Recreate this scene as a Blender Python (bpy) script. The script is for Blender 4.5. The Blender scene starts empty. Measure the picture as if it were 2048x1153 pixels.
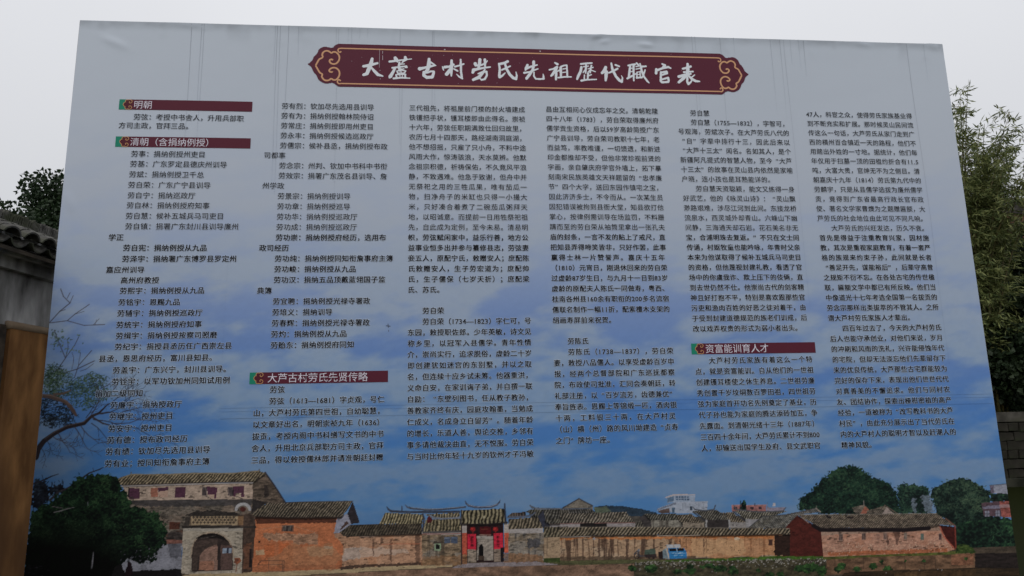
import bpy, math, random
import numpy as np
from mathutils import Matrix, Vector

# ------------------------------------------------------------------ camera
sc = bpy.context.scene
F_PX = 1420.0                      # focal length in photo pixels (2048 wide)
YAW, PITCH, ROLL = 0.090579, 0.186275, -0.021138
EYE = np.array([0.0, 0.0, 1.6])
def _axes():
    cy, sy = math.cos(YAW), math.sin(YAW); cp, sp = math.cos(PITCH), math.sin(PITCH)
    cr, sr = math.cos(ROLL), math.sin(ROLL)
    f = np.array([sy*cp, cy*cp, sp]); rt = np.array([cy, -sy, 0.0]); up = np.cross(rt, f)
    return cr*rt + sr*up, -sr*rt + cr*up, f
RT, UP, FW = _axes()
cam_d = bpy.data.cameras.new('camera'); cam = bpy.data.objects.new('camera', cam_d)
sc.collection.objects.link(cam); sc.camera = cam
cam_d.sensor_width = 36.0; cam_d.lens = 36.0*F_PX/2048.0
cam_d.clip_start = 0.05; cam_d.clip_end = 3000.0
cam.matrix_world = Matrix(((RT[0], UP[0], -FW[0], EYE[0]), (RT[1], UP[1], -FW[1], EYE[1]),
                           (RT[2], UP[2], -FW[2], EYE[2]), (0, 0, 0, 1)))

# ------------------------------------------------------------------ sky, sun, exposure
SUN_EL, SUN_AZ = math.radians(48), math.radians(212)      # azimuth from +Y towards +X
world = bpy.data.worlds.new('World'); sc.world = world; world.use_nodes = True
nt = world.node_tree; nt.nodes.clear()
wo = nt.nodes.new('ShaderNodeOutputWorld'); bg = nt.nodes.new('ShaderNodeBackground')
sky = nt.nodes.new('ShaderNodeTexSky'); sky.sky_type = 'NISHITA'; sky.sun_disc = False
sky.sun_elevation = SUN_EL; sky.sun_rotation = SUN_AZ; sky.dust_density = 4.0
tc = nt.nodes.new('ShaderNodeTexCoord'); nz = nt.nodes.new('ShaderNodeTexNoise')
nz.inputs['Scale'].default_value = 1.6; nz.inputs['Detail'].default_value = 3.0
cr_ = nt.nodes.new('ShaderNodeMapRange')                  # soft cloud mottling
cr_.inputs['From Min'].default_value = 0.3; cr_.inputs['From Max'].default_value = 0.7
cr_.inputs['To Min'].default_value = 0.955; cr_.inputs['To Max'].default_value = 1.045
sp = nt.nodes.new('ShaderNodeSeparateXYZ'); gr = nt.nodes.new('ShaderNodeMapRange')   # overcast: brighter towards the zenith
gr.inputs['To Min'].default_value = 5.7; gr.inputs['To Max'].default_value = 11.0
ml = nt.nodes.new('ShaderNodeMath'); ml.operation = 'MULTIPLY'
nt.links.new(tc.outputs['Generated'], sp.inputs[0]); nt.links.new(sp.outputs['Z'], gr.inputs['Value'])
nt.links.new(gr.outputs['Result'], ml.inputs[0]); nt.links.new(cr_.outputs['Result'], ml.inputs[1])
cl = nt.nodes.new('ShaderNodeVectorMath'); cl.operation = 'MULTIPLY'; cl.inputs[1].default_value = (0.985, 0.995, 1.03)
mx = nt.nodes.new('ShaderNodeMix'); mx.data_type = 'RGBA'; mx.inputs['Factor'].default_value = 0.9   # overcast: thick cloud veil over the sky
nt.links.new(tc.outputs['Generated'], nz.inputs['Vector']); nt.links.new(nz.outputs['Fac'], cr_.inputs['Value'])
nt.links.new(ml.outputs['Value'], cl.inputs[0])
nt.links.new(sky.outputs['Color'], mx.inputs['A']); nt.links.new(cl.outputs['Vector'], mx.inputs['B'])
nt.links.new(mx.outputs['Result'], bg.inputs['Color']); bg.inputs['Strength'].default_value = 0.1
nt.links.new(bg.outputs['Background'], wo.inputs['Surface'])
sun_d = bpy.data.lights.new('sun', 'SUN'); sun_d.energy = 0.8; sun_d.angle = math.radians(25); sun_d.color = (1, 0.97, 0.92)
sun = bpy.data.objects.new('sun', sun_d); sc.collection.objects.link(sun)
sdir = Vector((math.sin(SUN_AZ)*math.cos(SUN_EL), math.cos(SUN_AZ)*math.cos(SUN_EL), math.sin(SUN_EL)))
sun.rotation_euler = (-sdir).to_track_quat('-Z', 'Y').to_euler()
sc.view_settings.view_transform = 'Standard'; sc.view_settings.look = 'None'
sc.view_settings.exposure = 0.0; sc.view_settings.gamma = 1.0; sc.view_settings.use_curve_mapping = False

# ------------------------------------------------------------------ helpers
COL = sc.collection
RNG = np.random.RandomState(7)
def ray(px, py):
    return (px-1024.0)/F_PX*RT - (py-576.5)/F_PX*UP + FW
def project(P):
    d = np.asarray(P, float) - EYE
    z = d @ FW
    return 1024.0 + F_PX*(d @ RT)/z, 576.5 - F_PX*(d @ UP)/z
def tag(o, label=None, cat=None, group=None, kind=None):
    if label: o['label'] = label
    if cat: o['category'] = cat
    if group: o['group'] = group
    if kind: o['kind'] = kind
    return o
def empty(name, loc=(0, 0, 0), rz=0.0):
    o = bpy.data.objects.new(name, None); COL.objects.link(o); o.location = loc; o.rotation_euler = (0, 0, rz)
    o.empty_display_size = 0.2
    return o
def mesh_np(name, V, Fq, mat=None, col=None, smooth=False):
    """V (n,3); Fq an (m,k) array of equal-sized faces or a list of such arrays."""
    me = bpy.data.meshes.new(name)
    V = np.asarray(V, np.float32)
    Fl = Fq if isinstance(Fq, list) else [Fq]
    Fl = [np.asarray(f, np.int32) for f in Fl if len(f)]
    tot = np.concatenate([np.full(len(f), f.shape[1], np.int32) for f in Fl])
    idx = np.concatenate([f.ravel() for f in Fl])
    me.vertices.add(len(V)); me.vertices.foreach_set('co', V.ravel())
    me.loops.add(len(idx)); me.loops.foreach_set('vertex_index', idx)
    me.polygons.add(len(tot))
    st = np.zeros(len(tot), np.int32); st[1:] = np.cumsum(tot)[:-1]
    me.polygons.foreach_set('loop_start', st)
    try: me.polygons.foreach_set('loop_total', tot)
    except Exception: pass
    if smooth: me.polygons.foreach_set('use_smooth', np.ones(len(tot), bool))
    if col is not None:
        a = me.color_attributes.new('Col', 'FLOAT_COLOR', 'POINT')
        c4 = np.ones((len(V), 4), np.float32); c4[:, :3] = col
        a.data.foreach_set('color', c4.ravel())
    me.update(calc_edges=True); me.validate()
    if mat: me.materials.append(mat)
    return me
def obj(name, me, parent=None):
    o = bpy.data.objects.new(name, me); COL.objects.link(o)
    if parent: o.parent = parent
    return o
class MB:
    """collects simple solids, built as one mesh object"""
    def __init__(s): s.V = []; s.F = []
    def add(s, vs, fs):
        n = len(s.V); s.V += [tuple(v) for v in vs]; s.F += [tuple(i+n for i in f) for f in fs]; return s
    def box(s, x0, x1, y0, y1, z0, z1):
        return s.add([(x0,y0,z0),(x1,y0,z0),(x1,y1,z0),(x0,y1,z0),(x0,y0,z1),(x1,y0,z1),(x1,y1,z1),(x0,y1,z1)],
                     [(0,3,2,1),(4,5,6,7),(0,1,5,4),(1,2,6,5),(2,3,7,6),(3,0,4,7)])
    def tube(s, pts, rad, n=8, cap=True):
        pts = [Vector(p) for p in pts]; rings = []
        for i, p in enumerate(pts):
            d = (pts[min(i+1, len(pts)-1)] - pts[max(i-1, 0)]).normalized()
            a = d.cross(Vector((0.31, 0.17, 0.93)))
            if a.length < 1e-3: a = d.cross(Vector((1, 0, 0)))
            a.normalize(); b = d.cross(a)
            r = rad[i] if hasattr(rad, '__len__') else rad
            rings.append([p + a*(r*math.cos(6.28318*k/n)) + b*(r*math.sin(6.28318*k/n)) for k in range(n)])
        vs = [v for r_ in rings for v in r_]; fs = []
        for i in range(len(rings)-1):
            for k in range(n):
                fs.append((i*n+k, i*n+(k+1) % n, (i+1)*n+(k+1) % n, (i+1)*n+k))
        if cap: fs += [tuple(range(n))[::-1], tuple((len(rings)-1)*n+k for k in range(n))]
        return s.add(vs, fs)
    def mesh(s, name, mat, smooth=False):
        me = bpy.data.meshes.new(name); me.from_pydata(s.V, [], s.F); me.update(); me.validate()
        if smooth:
            for p in me.polygons: p.use_smooth = True
        if mat: me.materials.append(mat)
        return me
    def build(s, name, mat, parent=None, smooth=False): return obj(name, s.mesh(name, mat, smooth), parent)

# --- materials
def new_mat(name, rough=0.8, spec=0.3):
    m = bpy.data.materials.new(name); m.use_nodes = True
    b = m.node_tree.nodes['Principled BSDF']
    b.inputs['Roughness'].default_value = rough
    b.inputs['Specular IOR Level'].default_value = spec
    return m, m.node_tree, b
def mat_noise(name, c1, c2, scale=4.0, detail=6.0, rough=0.85, spec=0.2, stretch=(1, 1, 1), bump=0.0, c3=None, scale3=1.0, lo=0.35, hi=0.65):
    m, t, b = new_mat(name, rough, spec)
    co = t.nodes.new('ShaderNodeTexCoord'); mp = t.nodes.new('ShaderNodeMapping'); mp.inputs['Scale'].default_value = stretch
    t.links.new(co.outputs['Object'], mp.inputs['Vector'])
    n = t.nodes.new('ShaderNodeTexNoise'); n.inputs['Scale'].default_value = scale; n.inputs['Detail'].default_value = detail
    t.links.new(mp.outputs['Vector'], n.inputs['Vector'])
    r = t.nodes.new('ShaderNodeValToRGB'); r.color_ramp.elements[0].position = lo; r.color_ramp.elements[1].position = hi
    r.color_ramp.elements[0].color = (*c1, 1); r.color_ramp.elements[1].color = (*c2, 1)
    t.links.new(n.outputs['Fac'], r.inputs['Fac']); out = r.outputs['Color']
    if c3:
        n3 = t.nodes.new('ShaderNodeTexNoise'); n3.inputs['Scale'].default_value = scale3; n3.inputs['Detail'].default_value = 4.0
        t.links.new(mp.outputs['Vector'], n3.inputs['Vector'])
        mr = t.nodes.new('ShaderNodeMapRange'); mr.inputs['From Min'].default_value = 0.48; mr.inputs['From Max'].default_value = 0.66
        t.links.new(n3.outputs['Fac'], mr.inputs['Value'])
        mi = t.nodes.new('ShaderNodeMix'); mi.data_type = 'RGBA'; mi.inputs['B'].default_value = (*c3, 1)
        t.links.new(mr.outputs['Result'], mi.inputs['Factor']); t.links.new(out, mi.inputs['A']); out = mi.outputs['Result']
    t.links.new(out, b.inputs['Base Color'])
    if bump:
        bp = t.nodes.new('ShaderNodeBump'); bp.inputs['Strength'].default_value = bump; bp.inputs['Distance'].default_value = 0.02
        t.links.new(n.outputs['Fac'], bp.inputs['Height']); t.links.new(bp.outputs['Normal'], b.inputs['Normal'])
    return m
def mat_attr(name, rough=0.6, spec=0.1, grain=0.06, gscale=60.0, bump=0.0, trans=0.0):
    m, t, b = new_mat(name, rough, spec)
    a = t.nodes.new('ShaderNodeAttribute'); a.attribute_name = 'Col'
    co = t.nodes.new('ShaderNodeTexCoord')
    n = t.nodes.new('ShaderNodeTexNoise'); n.inputs['Scale'].default_value = gscale; n.inputs['Detail'].default_value = 3.0
    t.links.new(co.outputs['Object'], n.inputs['Vector'])
    mr = t.nodes.new('ShaderNodeMapRange'); mr.inputs['From Min'].default_value = 0.25; mr.inputs['From Max'].default_value = 0.75
    mr.inputs['To Min'].default_value = 1-grain; mr.inputs['To Max'].default_value = 1+grain
    t.links.new(n.outputs['Fac'], mr.inputs['Value'])
    vm = t.nodes.new('ShaderNodeVectorMath'); vm.operation = 'SCALE'
    t.links.new(a.outputs['Color'], vm.inputs[0]); t.links.new(mr.outputs['Result'], vm.inputs['Scale'])
    t.links.new(vm.outputs['Vector'], b.inputs['Base Color'])
    if bump:
        n2 = t.nodes.new('ShaderNodeTexNoise'); n2.inputs['Scale'].default_value = 3.0; n2.inputs['Detail'].default_value = 5.0
        t.links.new(co.outputs['Object'], n2.inputs['Vector'])
        bp = t.nodes.new('ShaderNodeBump'); bp.inputs['Strength'].default_value = bump; bp.inputs['Distance'].default_value = 0.02
        t.links.new(n2.outputs['Fac'], bp.inputs['Height']); t.links.new(bp.outputs['Normal'], b.inputs['Normal'])
    if trans:
        tr = t.nodes.new('ShaderNodeBsdfTranslucent'); ms = t.nodes.new('ShaderNodeMixShader'); ms.inputs['Fac'].default_value = trans
        t.links.new(vm.outputs['Vector'], tr.inputs['Color'])
        t.links.new(b.outputs['BSDF'], ms.inputs[1]); t.links.new(tr.outputs['BSDF'], ms.inputs[2])
        t.links.new(ms.outputs['Shader'], t.nodes['Material Output'].inputs['Surface'])
    return m

# --- numpy noise
_LAT = np.random.RandomState(11).rand(256, 256)
def vnoise(x, y):
    x = np.asarray(x, float); y = np.asarray(y, float)
    xi = np.floor(x).astype(int); yi = np.floor(y).astype(int); fx = x-xi; fy = y-yi
    fx = fx*fx*(3-2*fx); fy = fy*fy*(3-2*fy)
    a = _LAT[yi & 255, xi & 255]; b = _LAT[yi & 255, (xi+1) & 255]; c = _LAT[(yi+1) & 255, xi & 255]; d = _LAT[(yi+1) & 255, (xi+1) & 255]
    return (a*(1-fx)+b*fx)*(1-fy) + (c*(1-fx)+d*fx)*fy
def fbm(x, y, o=4, seed=0.0):
    s = 0.0; a = 0.5; t = 0.0
    for i in range(o):
        s = s + a*vnoise(x*2**i + 17.3*i + seed*7.7, y*2**i + 9.1*i + seed*3.3); t += a; a *= 0.5
    return s/t
def sstep(a, b, x):
    t = np.clip((x-a)/(b-a), 0, 1); return t*t*(3-2*t)
def lin(c):
    c = np.asarray(c, float)/255.0
    return np.where(c <= 0.04045, c/12.92, ((c+0.055)/1.055)**2.4)
def at(px, py, Y):
    d = ray(px, py); return Vector(EYE + d*(Y/d[1]))

# ================================================================== the setting
BANK_Y, BANK_Z, WATER_Z, POND_X0, POND_Y0 = 20.6, 1.56, -0.6, -2.2, 6.7
GROUND = mat_noise('packed_earth', (.045, .042, .03), (.085, .075, .055), 1.2, rough=.95, spec=.1, bump=.3, c3=(.04, .055, .022), scale3=.5)
g = MB()
def quad(a, b, c, d): g.add([a, b, c, d], [(0, 1, 2, 3)])
x0, x1, y0, y1, zb_ = POND_X0, 80.0, POND_Y0, BANK_Y+.35, -1.6
quad((-900, -900, 0), (900, -900, 0), (900, y0, 0), (-900, y0, 0))
quad((-900, y0, 0), (x0, y0, 0), (x0, 900, 0), (-900, 900, 0))
quad((x1, y0, 0), (900, y0, 0), (900, y1, 0), (x1, y1, 0))
quad((x0, y0, zb_), (x1, y0, zb_), (x1, y1, zb_), (x0, y1, zb_))
quad((x0, y0, 0), (x1, y0, 0), (x1, y0, zb_), (x0, y0, zb_)); quad((x0, y0, zb_), (x0, y1, zb_), (x0, y1, 0), (x0, y0, 0)); quad((x1, y0, 0), (x1, y1, 0), (x1, y1, zb_), (x1, y0, zb_))
quad((x0, y1, zb_), (x1, y1, zb_), (x1, y1, BANK_Z), (x0, y1, BANK_Z)); quad((x1, y1, BANK_Z), (900, y1, BANK_Z), (900, y1, 0), (x1, y1, 0))
quad((x0, y1, BANK_Z), (900, y1, BANK_Z), (900, 900, BANK_Z), (x0, 900, BANK_Z)); quad((x0, y1, 0), (x0, y1, BANK_Z), (x0, 900, BANK_Z), (x0, 900, 0))
tag(g.build('ground', GROUND), kind='structure')
wm, wt, wb = new_mat('pond_water', .5, .04)
wb.inputs['Base Color'].default_value = (.010, .0125, .0035, 1); wb.inputs['IOR'].default_value = 1.33
wn = wt.nodes.new('ShaderNodeTexNoise'); wn.inputs['Scale'].default_value = 1.4; wn.inputs['Detail'].default_value = 3
wbm = wt.nodes.new('ShaderNodeBump'); wbm.inputs['Strength'].default_value = .12; wbm.inputs['Distance'].default_value = .05
wc = wt.nodes.new('ShaderNodeTexCoord'); wt.links.new(wc.outputs['Object'], wn.inputs['Vector']); wt.links.new(wn.outputs['Fac'], wbm.inputs['Height']); wt.links.new(wbm.outputs['Normal'], wb.inputs['Normal'])
w_ = MB(); w_.add([(x0, y0, WATER_Z), (x1, y0, WATER_Z), (x1, y1, WATER_Z), (x0, y1, WATER_Z)], [(0, 1, 2, 3)]); tag(w_.build('pond_water', wm), kind='structure')

# ================================================================== the billboard
BX0, BX1, BZ0, BZ1, BY = -3.165, 4.750, 0.12, 5.092, 5.9
LIGHT = 0.57                        # how bright a white sheet hangs here; turns photographed print colours into ink colours
def ink(c): return np.clip(lin(c)/LIGHT, 0.0, 0.9)
def px2b(px, py):
    """photo pixel -> (x, z) on the board's plane"""
    px = np.asarray(px, float); py = np.asarray(py, float)
    d = ((px-1024.0)/F_PX)[..., None]*RT - ((py-576.5)/F_PX)[..., None]*UP + FW
    s = BY/d[..., 1]
    return d[..., 0]*s, EYE[2] + d[..., 2]*s
def b2px(x, z):
    x = np.asarray(x, float); z = np.asarray(z, float)
    P = np.stack([x, np.full_like(x, BY), z - EYE[2]], -1)
    w = P @ FW
    return 1024.0 + F_PX*(P @ RT)/w, 576.5 - F_PX*(P @ UP)/w
# creases of the stretched vinyl (photo pixels of both ends, height in m)
_CRE = []
for (a, b, h, w) in [((196, 70), (262, 100), .006, .05), ((1180, 75), (1215, 70), .009, .03), ((1195, 85), (1222, 83), .006, .03),
                     ((1272, 88), (1310, 93), .008, .03), ((1700, 84), (1745, 92), .007, .04), ((1040, 64), (1100, 68), .005, .03),
                     ((1850, 88), (1882, 98), .008, .05), ((330, 46), (420, 56), .004, .04), ((130, 380), (150, 430), .004, .05)]:
    (xa, za), (xb, zb) = px2b(*a), px2b(*b); _CRE.append((float(xa), float(za), float(xb), float(zb), h, w))
def crease(x, z):
    h = 0.0025*np.sin(x*1.7+0.4)*np.sin(z*1.9+1.0) + 0.0015*np.sin(x*4.3+z*1.1)
    for xa, za, xb, zb, a, w in _CRE:
        dx, dz = xb-xa, zb-za; L2 = dx*dx+dz*dz
        t = np.clip(((x-xa)*dx+(z-za)*dz)/L2, 0, 1)
        d2 = (x-xa-t*dx)**2 + (z-za-t*dz)**2
        h = h + a*np.exp(-d2/(w*w*0.5))*np.sin(np.pi*np.clip(t, 0.05, .95))
    return h
def b2w(x, z, layer=0.0):
    x = np.asarray(x, float); z = np.asarray(z, float)
    return np.stack([x, BY - crease(x, z) - layer, z], -1)

def sky_print(X, Y):
    """the printed sky: colour (photo sRGB) at photo pixel X, Y"""
    ys = [40, 200, 330, 430, 520, 620, 720, 820, 920, 1010, 1110, 1250]
    base = np.array([(154, 161, 170), (152, 159, 169), (146, 154, 167), (138, 148, 166), (124, 138, 164), (101, 121, 159), (82, 109, 155), (64, 101, 152), (56, 98, 148), (62, 101, 144), (62, 90, 126), (58, 78, 106)], float)
    cloud = np.array([(155, 162, 171), (153, 160, 170), (149, 156, 167), (143, 151, 164), (134, 145, 161), (126, 139, 158), (116, 133, 155), (104, 125, 151), (93, 116, 145), (86, 111, 140), (76, 97, 124), (62, 78, 104)], float)
    B = np.stack([np.interp(Y, ys, base[:, k]) for k in range(3)], -1)
    K = np.stack([np.interp(Y, ys, cloud[:, k]) for k in range(3)], -1)
    wx = 40*(fbm(X/170, Y/120, 3, 5)-.5); wy = 30*(fbm(X/150, Y/130, 3, 6)-.5)
    n = fbm((X+wx)/150, (Y+wy)/70, 6, 1.0)
    n2 = fbm((X+wx-0.6*Y)/260, (Y+wy+0.22*X)/48, 5, 2.0)
    n = n*0.38 + n2*0.32 + .30*fbm((X+wx*.6-.4*Y)/58, (Y+wy*.6+.15*X)/20, 5, 3.3)
    for (x, y, rx, ry, a) in [(1010, 640, 70, 45, -.16), (1270, 650, 130, 60, -.13), (1060, 590, 60, 40, -.10), (420, 640, 90, 60, -.05), (560, 660, 120, 45, -.05),
                              (1230, 800, 160, 90, -.10), (870, 610, 70, 50, .12), (1180, 690, 60, 30, .12), (1090, 760, 70, 70, .12), (1650, 620, 90, 30, -.10), (1600, 770, 110, 40, -.08),
                              (1800, 600, 130, 80, .12), (300, 720, 110, 60, .05), (700, 600, 60, 60, .08), (230, 880, 130, 70, -.14), (1300, 930, 120, 20, -.04), (1330, 968, 170, 26, .12), (1180, 900, 80, 25, .10),
                              (1750, 860, 200, 40, .06), (880, 950, 160, 40, .08), (150, 620, 60, 60, -.03), (1420, 660, 60, 50, .07), (450, 760, 80, 60, .05), (620, 880, 120, 60, .06)]:
        n = n + a*np.exp(-((X-x)/rx)**2 - ((Y-y)/ry)**2)
    m = sstep(0.35, 0.59, n)
    m = np.clip(m*(0.75+0.5*fbm(X/22, Y/12, 4, 4)), 0, 1)
    C = B*(1-m[..., None]) + K*m[..., None]
    C = C*(1-0.16*sstep(300, 60, X)*sstep(620, 1000, Y))[..., None]  # lower left darker: weaker light near the ground kept in the print colour
    C = C*(1+0.035*(fbm(X/9, Y/5, 3, 8)-.5)*sstep(380, 700, Y))[..., None]
    # grime along the top hem
    x_, z_ = px2b(X, Y)
    g = sstep(0.10, 0.0, BZ1 - z_)*(0.3+fbm(x_*9, z_*20, 4, 3)) + 0.5*sstep(.25, 0, BZ1-z_)*sstep(.55, .75, fbm(x_*5, z_*4, 3, 9))
    return C*(1-0.13*np.clip(g, 0, 1.2))[..., None]

PRINT = mat_attr('printed_vinyl', rough=0.55, spec=0.12, grain=0.025, gscale=240.0, bump=0.03)
BACKING = mat_noise('vinyl_back', (.42, .43, .45), (.5, .51, .53), 3.0, rough=.6)
STEEL = mat_noise('galvanised_steel', (.24, .25, .26), (.36, .37, .38), 9.0, rough=.5, spec=.5)

board = empty('billboard', ((BX0+BX1)/2, BY, 0))
tag(board, 'huge printed vinyl billboard of village history with dark red title plaque', 'billboard')
def bchild(name, V, Fq, col, parent=None, smooth=False, mat=None):
    """a printed part; vertices arrive in world space"""
    V = np.asarray(V, float) - np.array([(BX0+BX1)/2, BY, 0.0])
    me = mesh_np(name, V, Fq, mat or PRINT, col, smooth)
    o = obj(name, me, parent if parent else board)
    return o
def grid_faces(nu, nv):
    i = np.arange(nv-1)[:, None]*nu + np.arange(nu-1)[None, :]
    return np.stack([i, i+1, i+nu+1, i+nu], -1).reshape(-1, 4)

# the sheet itself
nu, nv = 520, 330
gx, gz = np.meshgrid(np.linspace(BX0, BX1, nu), np.linspace(BZ0, BZ1, nv))
X_, Y_ = b2px(gx, gz)
sheet = bchild('vinyl_sheet', b2w(gx, gz).reshape(-1, 3), grid_faces(nu, nv), ink(sky_print(X_, Y_)).reshape(-1, 3), smooth=True)
# wrapped sides, back cloth and the steel frame behind
hem = MB(); cx = (BX0+BX1)/2
for (x0, x1, z0, z1) in [(BX0-.004, BX0+.004, BZ0, BZ1), (BX1-.004, BX1+.004, BZ0, BZ1)]:
    hem.box(x0-cx, x1-cx, 0.006, .11, z0, z1)
hem.box(BX0+.004-cx, BX1-.004-cx, 0.006, .11, BZ1-.012, BZ1-.004); hem.box(BX0+.004-cx, BX1-.004-cx, 0.006, .11, BZ0+.004, BZ0+.012)
hem.build('wrapped_hem', BACKING, board)
MB().box(BX0+.006-cx, BX1-.006-cx, .012, .018, BZ0+.02, BZ1-.02).build('back_cloth', BACKING, board)
for i in range(6):
    x = BX0 + .12 + i*(BX1-BX0-.24)/5 - cx
    MB().box(x-.05, x+.05, .03, .13, -0.05, BZ1-.05).build('post', STEEL, board)
    MB().tube([(x, .13, BZ1*0.72), (x, .52, -0.03)], .03, 8).build('brace', STEEL, board)
for i in range(6):
    z = BZ0 + .08 + i*(BZ1-BZ0-.2)/5
    MB().box(BX0+.05-cx, BX1-.05-cx, .131, .17, z-.025, z+.025).build('rail', STEEL, board)

# ---------------------------------------------------------------- painted canvases (the printed photograph at the foot)
class Canvas:
    def __init__(s, x0, x1, z0, z1, step):
        s.nu = int((x1-x0)/step)+1; s.nv = int((z1-z0)/step)+1
        s.gx, s.gz = np.meshgrid(np.linspace(x0, x1, s.nu), np.linspace(z0, z1, s.nv))
        s.X, s.Y = b2px(s.gx, s.gz)
        s.C = sky_print(s.X, s.Y); s.sky = s.C.copy()
        s.x0, s.z0, s.dx, s.dz = x0, z0, (x1-x0)/(s.nu-1), (z1-z0)/(s.nv-1)
    def win(s, xa, ya, xb, yb):
        bx, bz = px2b(np.array([xa, xb, xb, xa]), np.array([ya, ya, yb, yb]))
        i0 = max(0, int((bx.min()-s.x0)/s.dx)-1); i1 = min(s.nu, int((bx.max()-s.x0)/s.dx)+3)
        j0 = max(0, int((bz.min()-s.z0)/s.dz)-1); j1 = min(s.nv, int((bz.max()-s.z0)/s.dz)+3)
        return (slice(j0, max(j1, j0)), slice(i0, max(i1, i0)))
    def inside(s, P, wob=0.0, ws=5.0):
        P = np.asarray(P, float)
        x0, y0 = P.min(0)-wob-2; x1, y1 = P.max(0)+wob+2
        m = np.zeros(s.X.shape, bool)
        sel = (s.X >= x0) & (s.X <= x1) & (s.Y >= y0) & (s.Y <= y1)
        if not sel.any(): return m
        x = s.X[sel]; y = s.Y[sel]
        if wob:
            dx = wob*2*(fbm(x/ws, y/ws, 3, 1)-.5); dy = wob*2*(fbm(x/ws, y/ws, 3, 2)-.5); x, y = x+dx, y+dy
        ins = np.zeros(len(x), bool); n = len(P)
        for i in range(n):
            ax, ay = P[i]; bx, by = P[(i+1) % n]
            if ay == by: continue
            c = ((ay > y) != (by > y)) & (x < (bx-ax)*(y-ay)/(by-ay)+ax)
            ins ^= c
        m[sel] = ins
        return m
    def fill(s, P, c, n=0.12, sx=6.0, sy=4.0, seed=0, wob=0.0, ws=5.0, a=1.0):
        m = s.inside(P, wob, ws)
        if not m.any(): return m
        v = 1 + n*2*(fbm(s.X[m]/sx, s.Y[m]/sy, 4, seed)-.5)
        s.C[m] = s.C[m]*(1-a) + a*np.asarray(c, float)*v[:, None]
        return m
    def rect(s, x0, y0, x1, y1, c, **k): return s.fill([(x0, y0), (x1, y0), (x1, y1), (x0, y1)], c, **k)
    def tiles(s, P, c, per=4.2, lean=0.0, seed=0, contrast=.42, course=3.0):
        """rows of roof tiles running down the slope, lean = dx per dy"""
        m = s.inside(P, 0.8, 3.0)
        if not m.any(): return m
        x = s.X[m]; y = s.Y[m]
        q = (x - lean*y)/(per*1.42) + 1.1*(fbm(x/17, y/12, 3, seed)-.5)
        v = .96 + contrast*1.35*np.sin(q*2*np.pi) + .22*np.sin(y/course*2*np.pi + 3*vnoise(q, y/9))
        v = v*(0.45+1.1*fbm(x/5, y/3, 4, seed+3))
        lich = sstep(.55, .72, fbm(x/11, y/7, 4, seed+9))[:, None]
        s.C[m] = np.asarray(c, float)*.84*np.clip(v, .18, 1.9)[:, None]*(1-lich*.22) + lich*.22*np.array([128, 118, 98])
        below = np.zeros_like(m)                        # the photographed eave shadow in the print
        for k in (1, 2, 3): below[:-k] |= m[k:]
        below &= ~m & (np.abs(s.C-s.sky).sum(-1) > 2)
        s.C[below] *= .52
        return m
    def brick(s, P, c, n=0.25, seed=0, row=2.4, wob=0.0, streak=0.0, dark=(45, 40, 36), patch=None, pa=.5):
        m = s.inside(P, wob)
        if not m.any(): return m
        x = s.X[m]; y = s.Y[m]
        r = np.floor(y/row); cell = _LAT[(r.astype(int)*7+3) & 255, (np.floor(x/6.5+.5*(r % 2)).astype(int)) & 255]
        v = 1 + n*(cell-.5)*1.4 + n*2*(fbm(x/13, y/9, 4, seed)-.5)
        C = np.asarray(c, float)*v[:, None]
        if patch is not None:
            pm = (sstep(.48, .62, fbm(x/26, y/14, 4, seed+5))*pa)[:, None]; C = C*(1-pm)+np.asarray(patch, float)*pm
        gaps = sstep(.80, .92, cell)*sstep(.45, .6, fbm(x/20, y/12, 3, seed+2)); C = C*(1-.45*gaps[:, None])
        if streak:
            st = (sstep(.56, .74, fbm(x/5.5, y/60, 4, seed+7))*streak)[:, None]; C = C*(1-st)+np.asarray(dark, float)*st
        s.C[m] = C
        return m
    def leaves(s, P, c, hi=(50, 80, 50), lo=(8, 14, 13), wob=5.0, ws=7.0, seed=0, big=24.0, light=0.0):
        m = s.inside(P, wob, ws)
        if not m.any(): return m
        x = s.X[m]; y = s.Y[m]; P = np.asarray(P, float)
        ty = (y-P[:, 1].min())/(np.ptp(P[:, 1])+1)
        a = fbm(x/big, y/(big*.8), 3, seed); b = fbm(x/4.2, y/3.2, 3, seed+1)
        g = a*0.42+b*.58 + .10*(0.5-ty) + light
        t = sstep(.36, .54, g)[:, None]; h = sstep(.56, .74, g)[:, None]
        C = np.asarray(lo, float)*(1-t)+np.asarray(c, float)*t
        s.C[m] = C*(1-h)+np.asarray(hi, float)*h
        return m
    def line(s, pts, w, c, a=1.0):
        pts = np.asarray(pts, float); W = np.asarray(w, float) if hasattr(w, '__len__') else np.full(len(pts), float(w))
        for i in range(len(pts)-1):
            p, q = pts[i], pts[i+1]; r = max(W[i], W[i+1])
            sel = s.win(min(p[0], q[0])-r-1, min(p[1], q[1])-r-1, max(p[0], q[0])+r+1, max(p[1], q[1])+r+1)
            x = s.X[sel]; y = s.Y[sel]; d = q-p
            if x.size == 0: continue
            L = (d*d).sum()+1e-9
            t = np.clip(((x-p[0])*d[0]+(y-p[1])*d[1])/L, 0, 1)
            D = np.hypot(x-p[0]-t*d[0], y-p[1]-t*d[1]); ww = W[i]*(1-t)+W[i+1]*t
            k = (np.clip(ww/2+.5-D, 0, 1)*a)[..., None]
            s.C[sel] = s.C[sel]*(1-k)+np.asarray(c, float)*k
    def disc(s, x, y, r, c, ry=None):
        ry = ry or r; sel = s.win(x-r, y-ry, x+r, y+ry); m = ((s.X[sel]-x)/r)**2+((s.Y[sel]-y)/ry)**2 < 1
        sub = s.C[sel]; sub[m] = c
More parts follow.
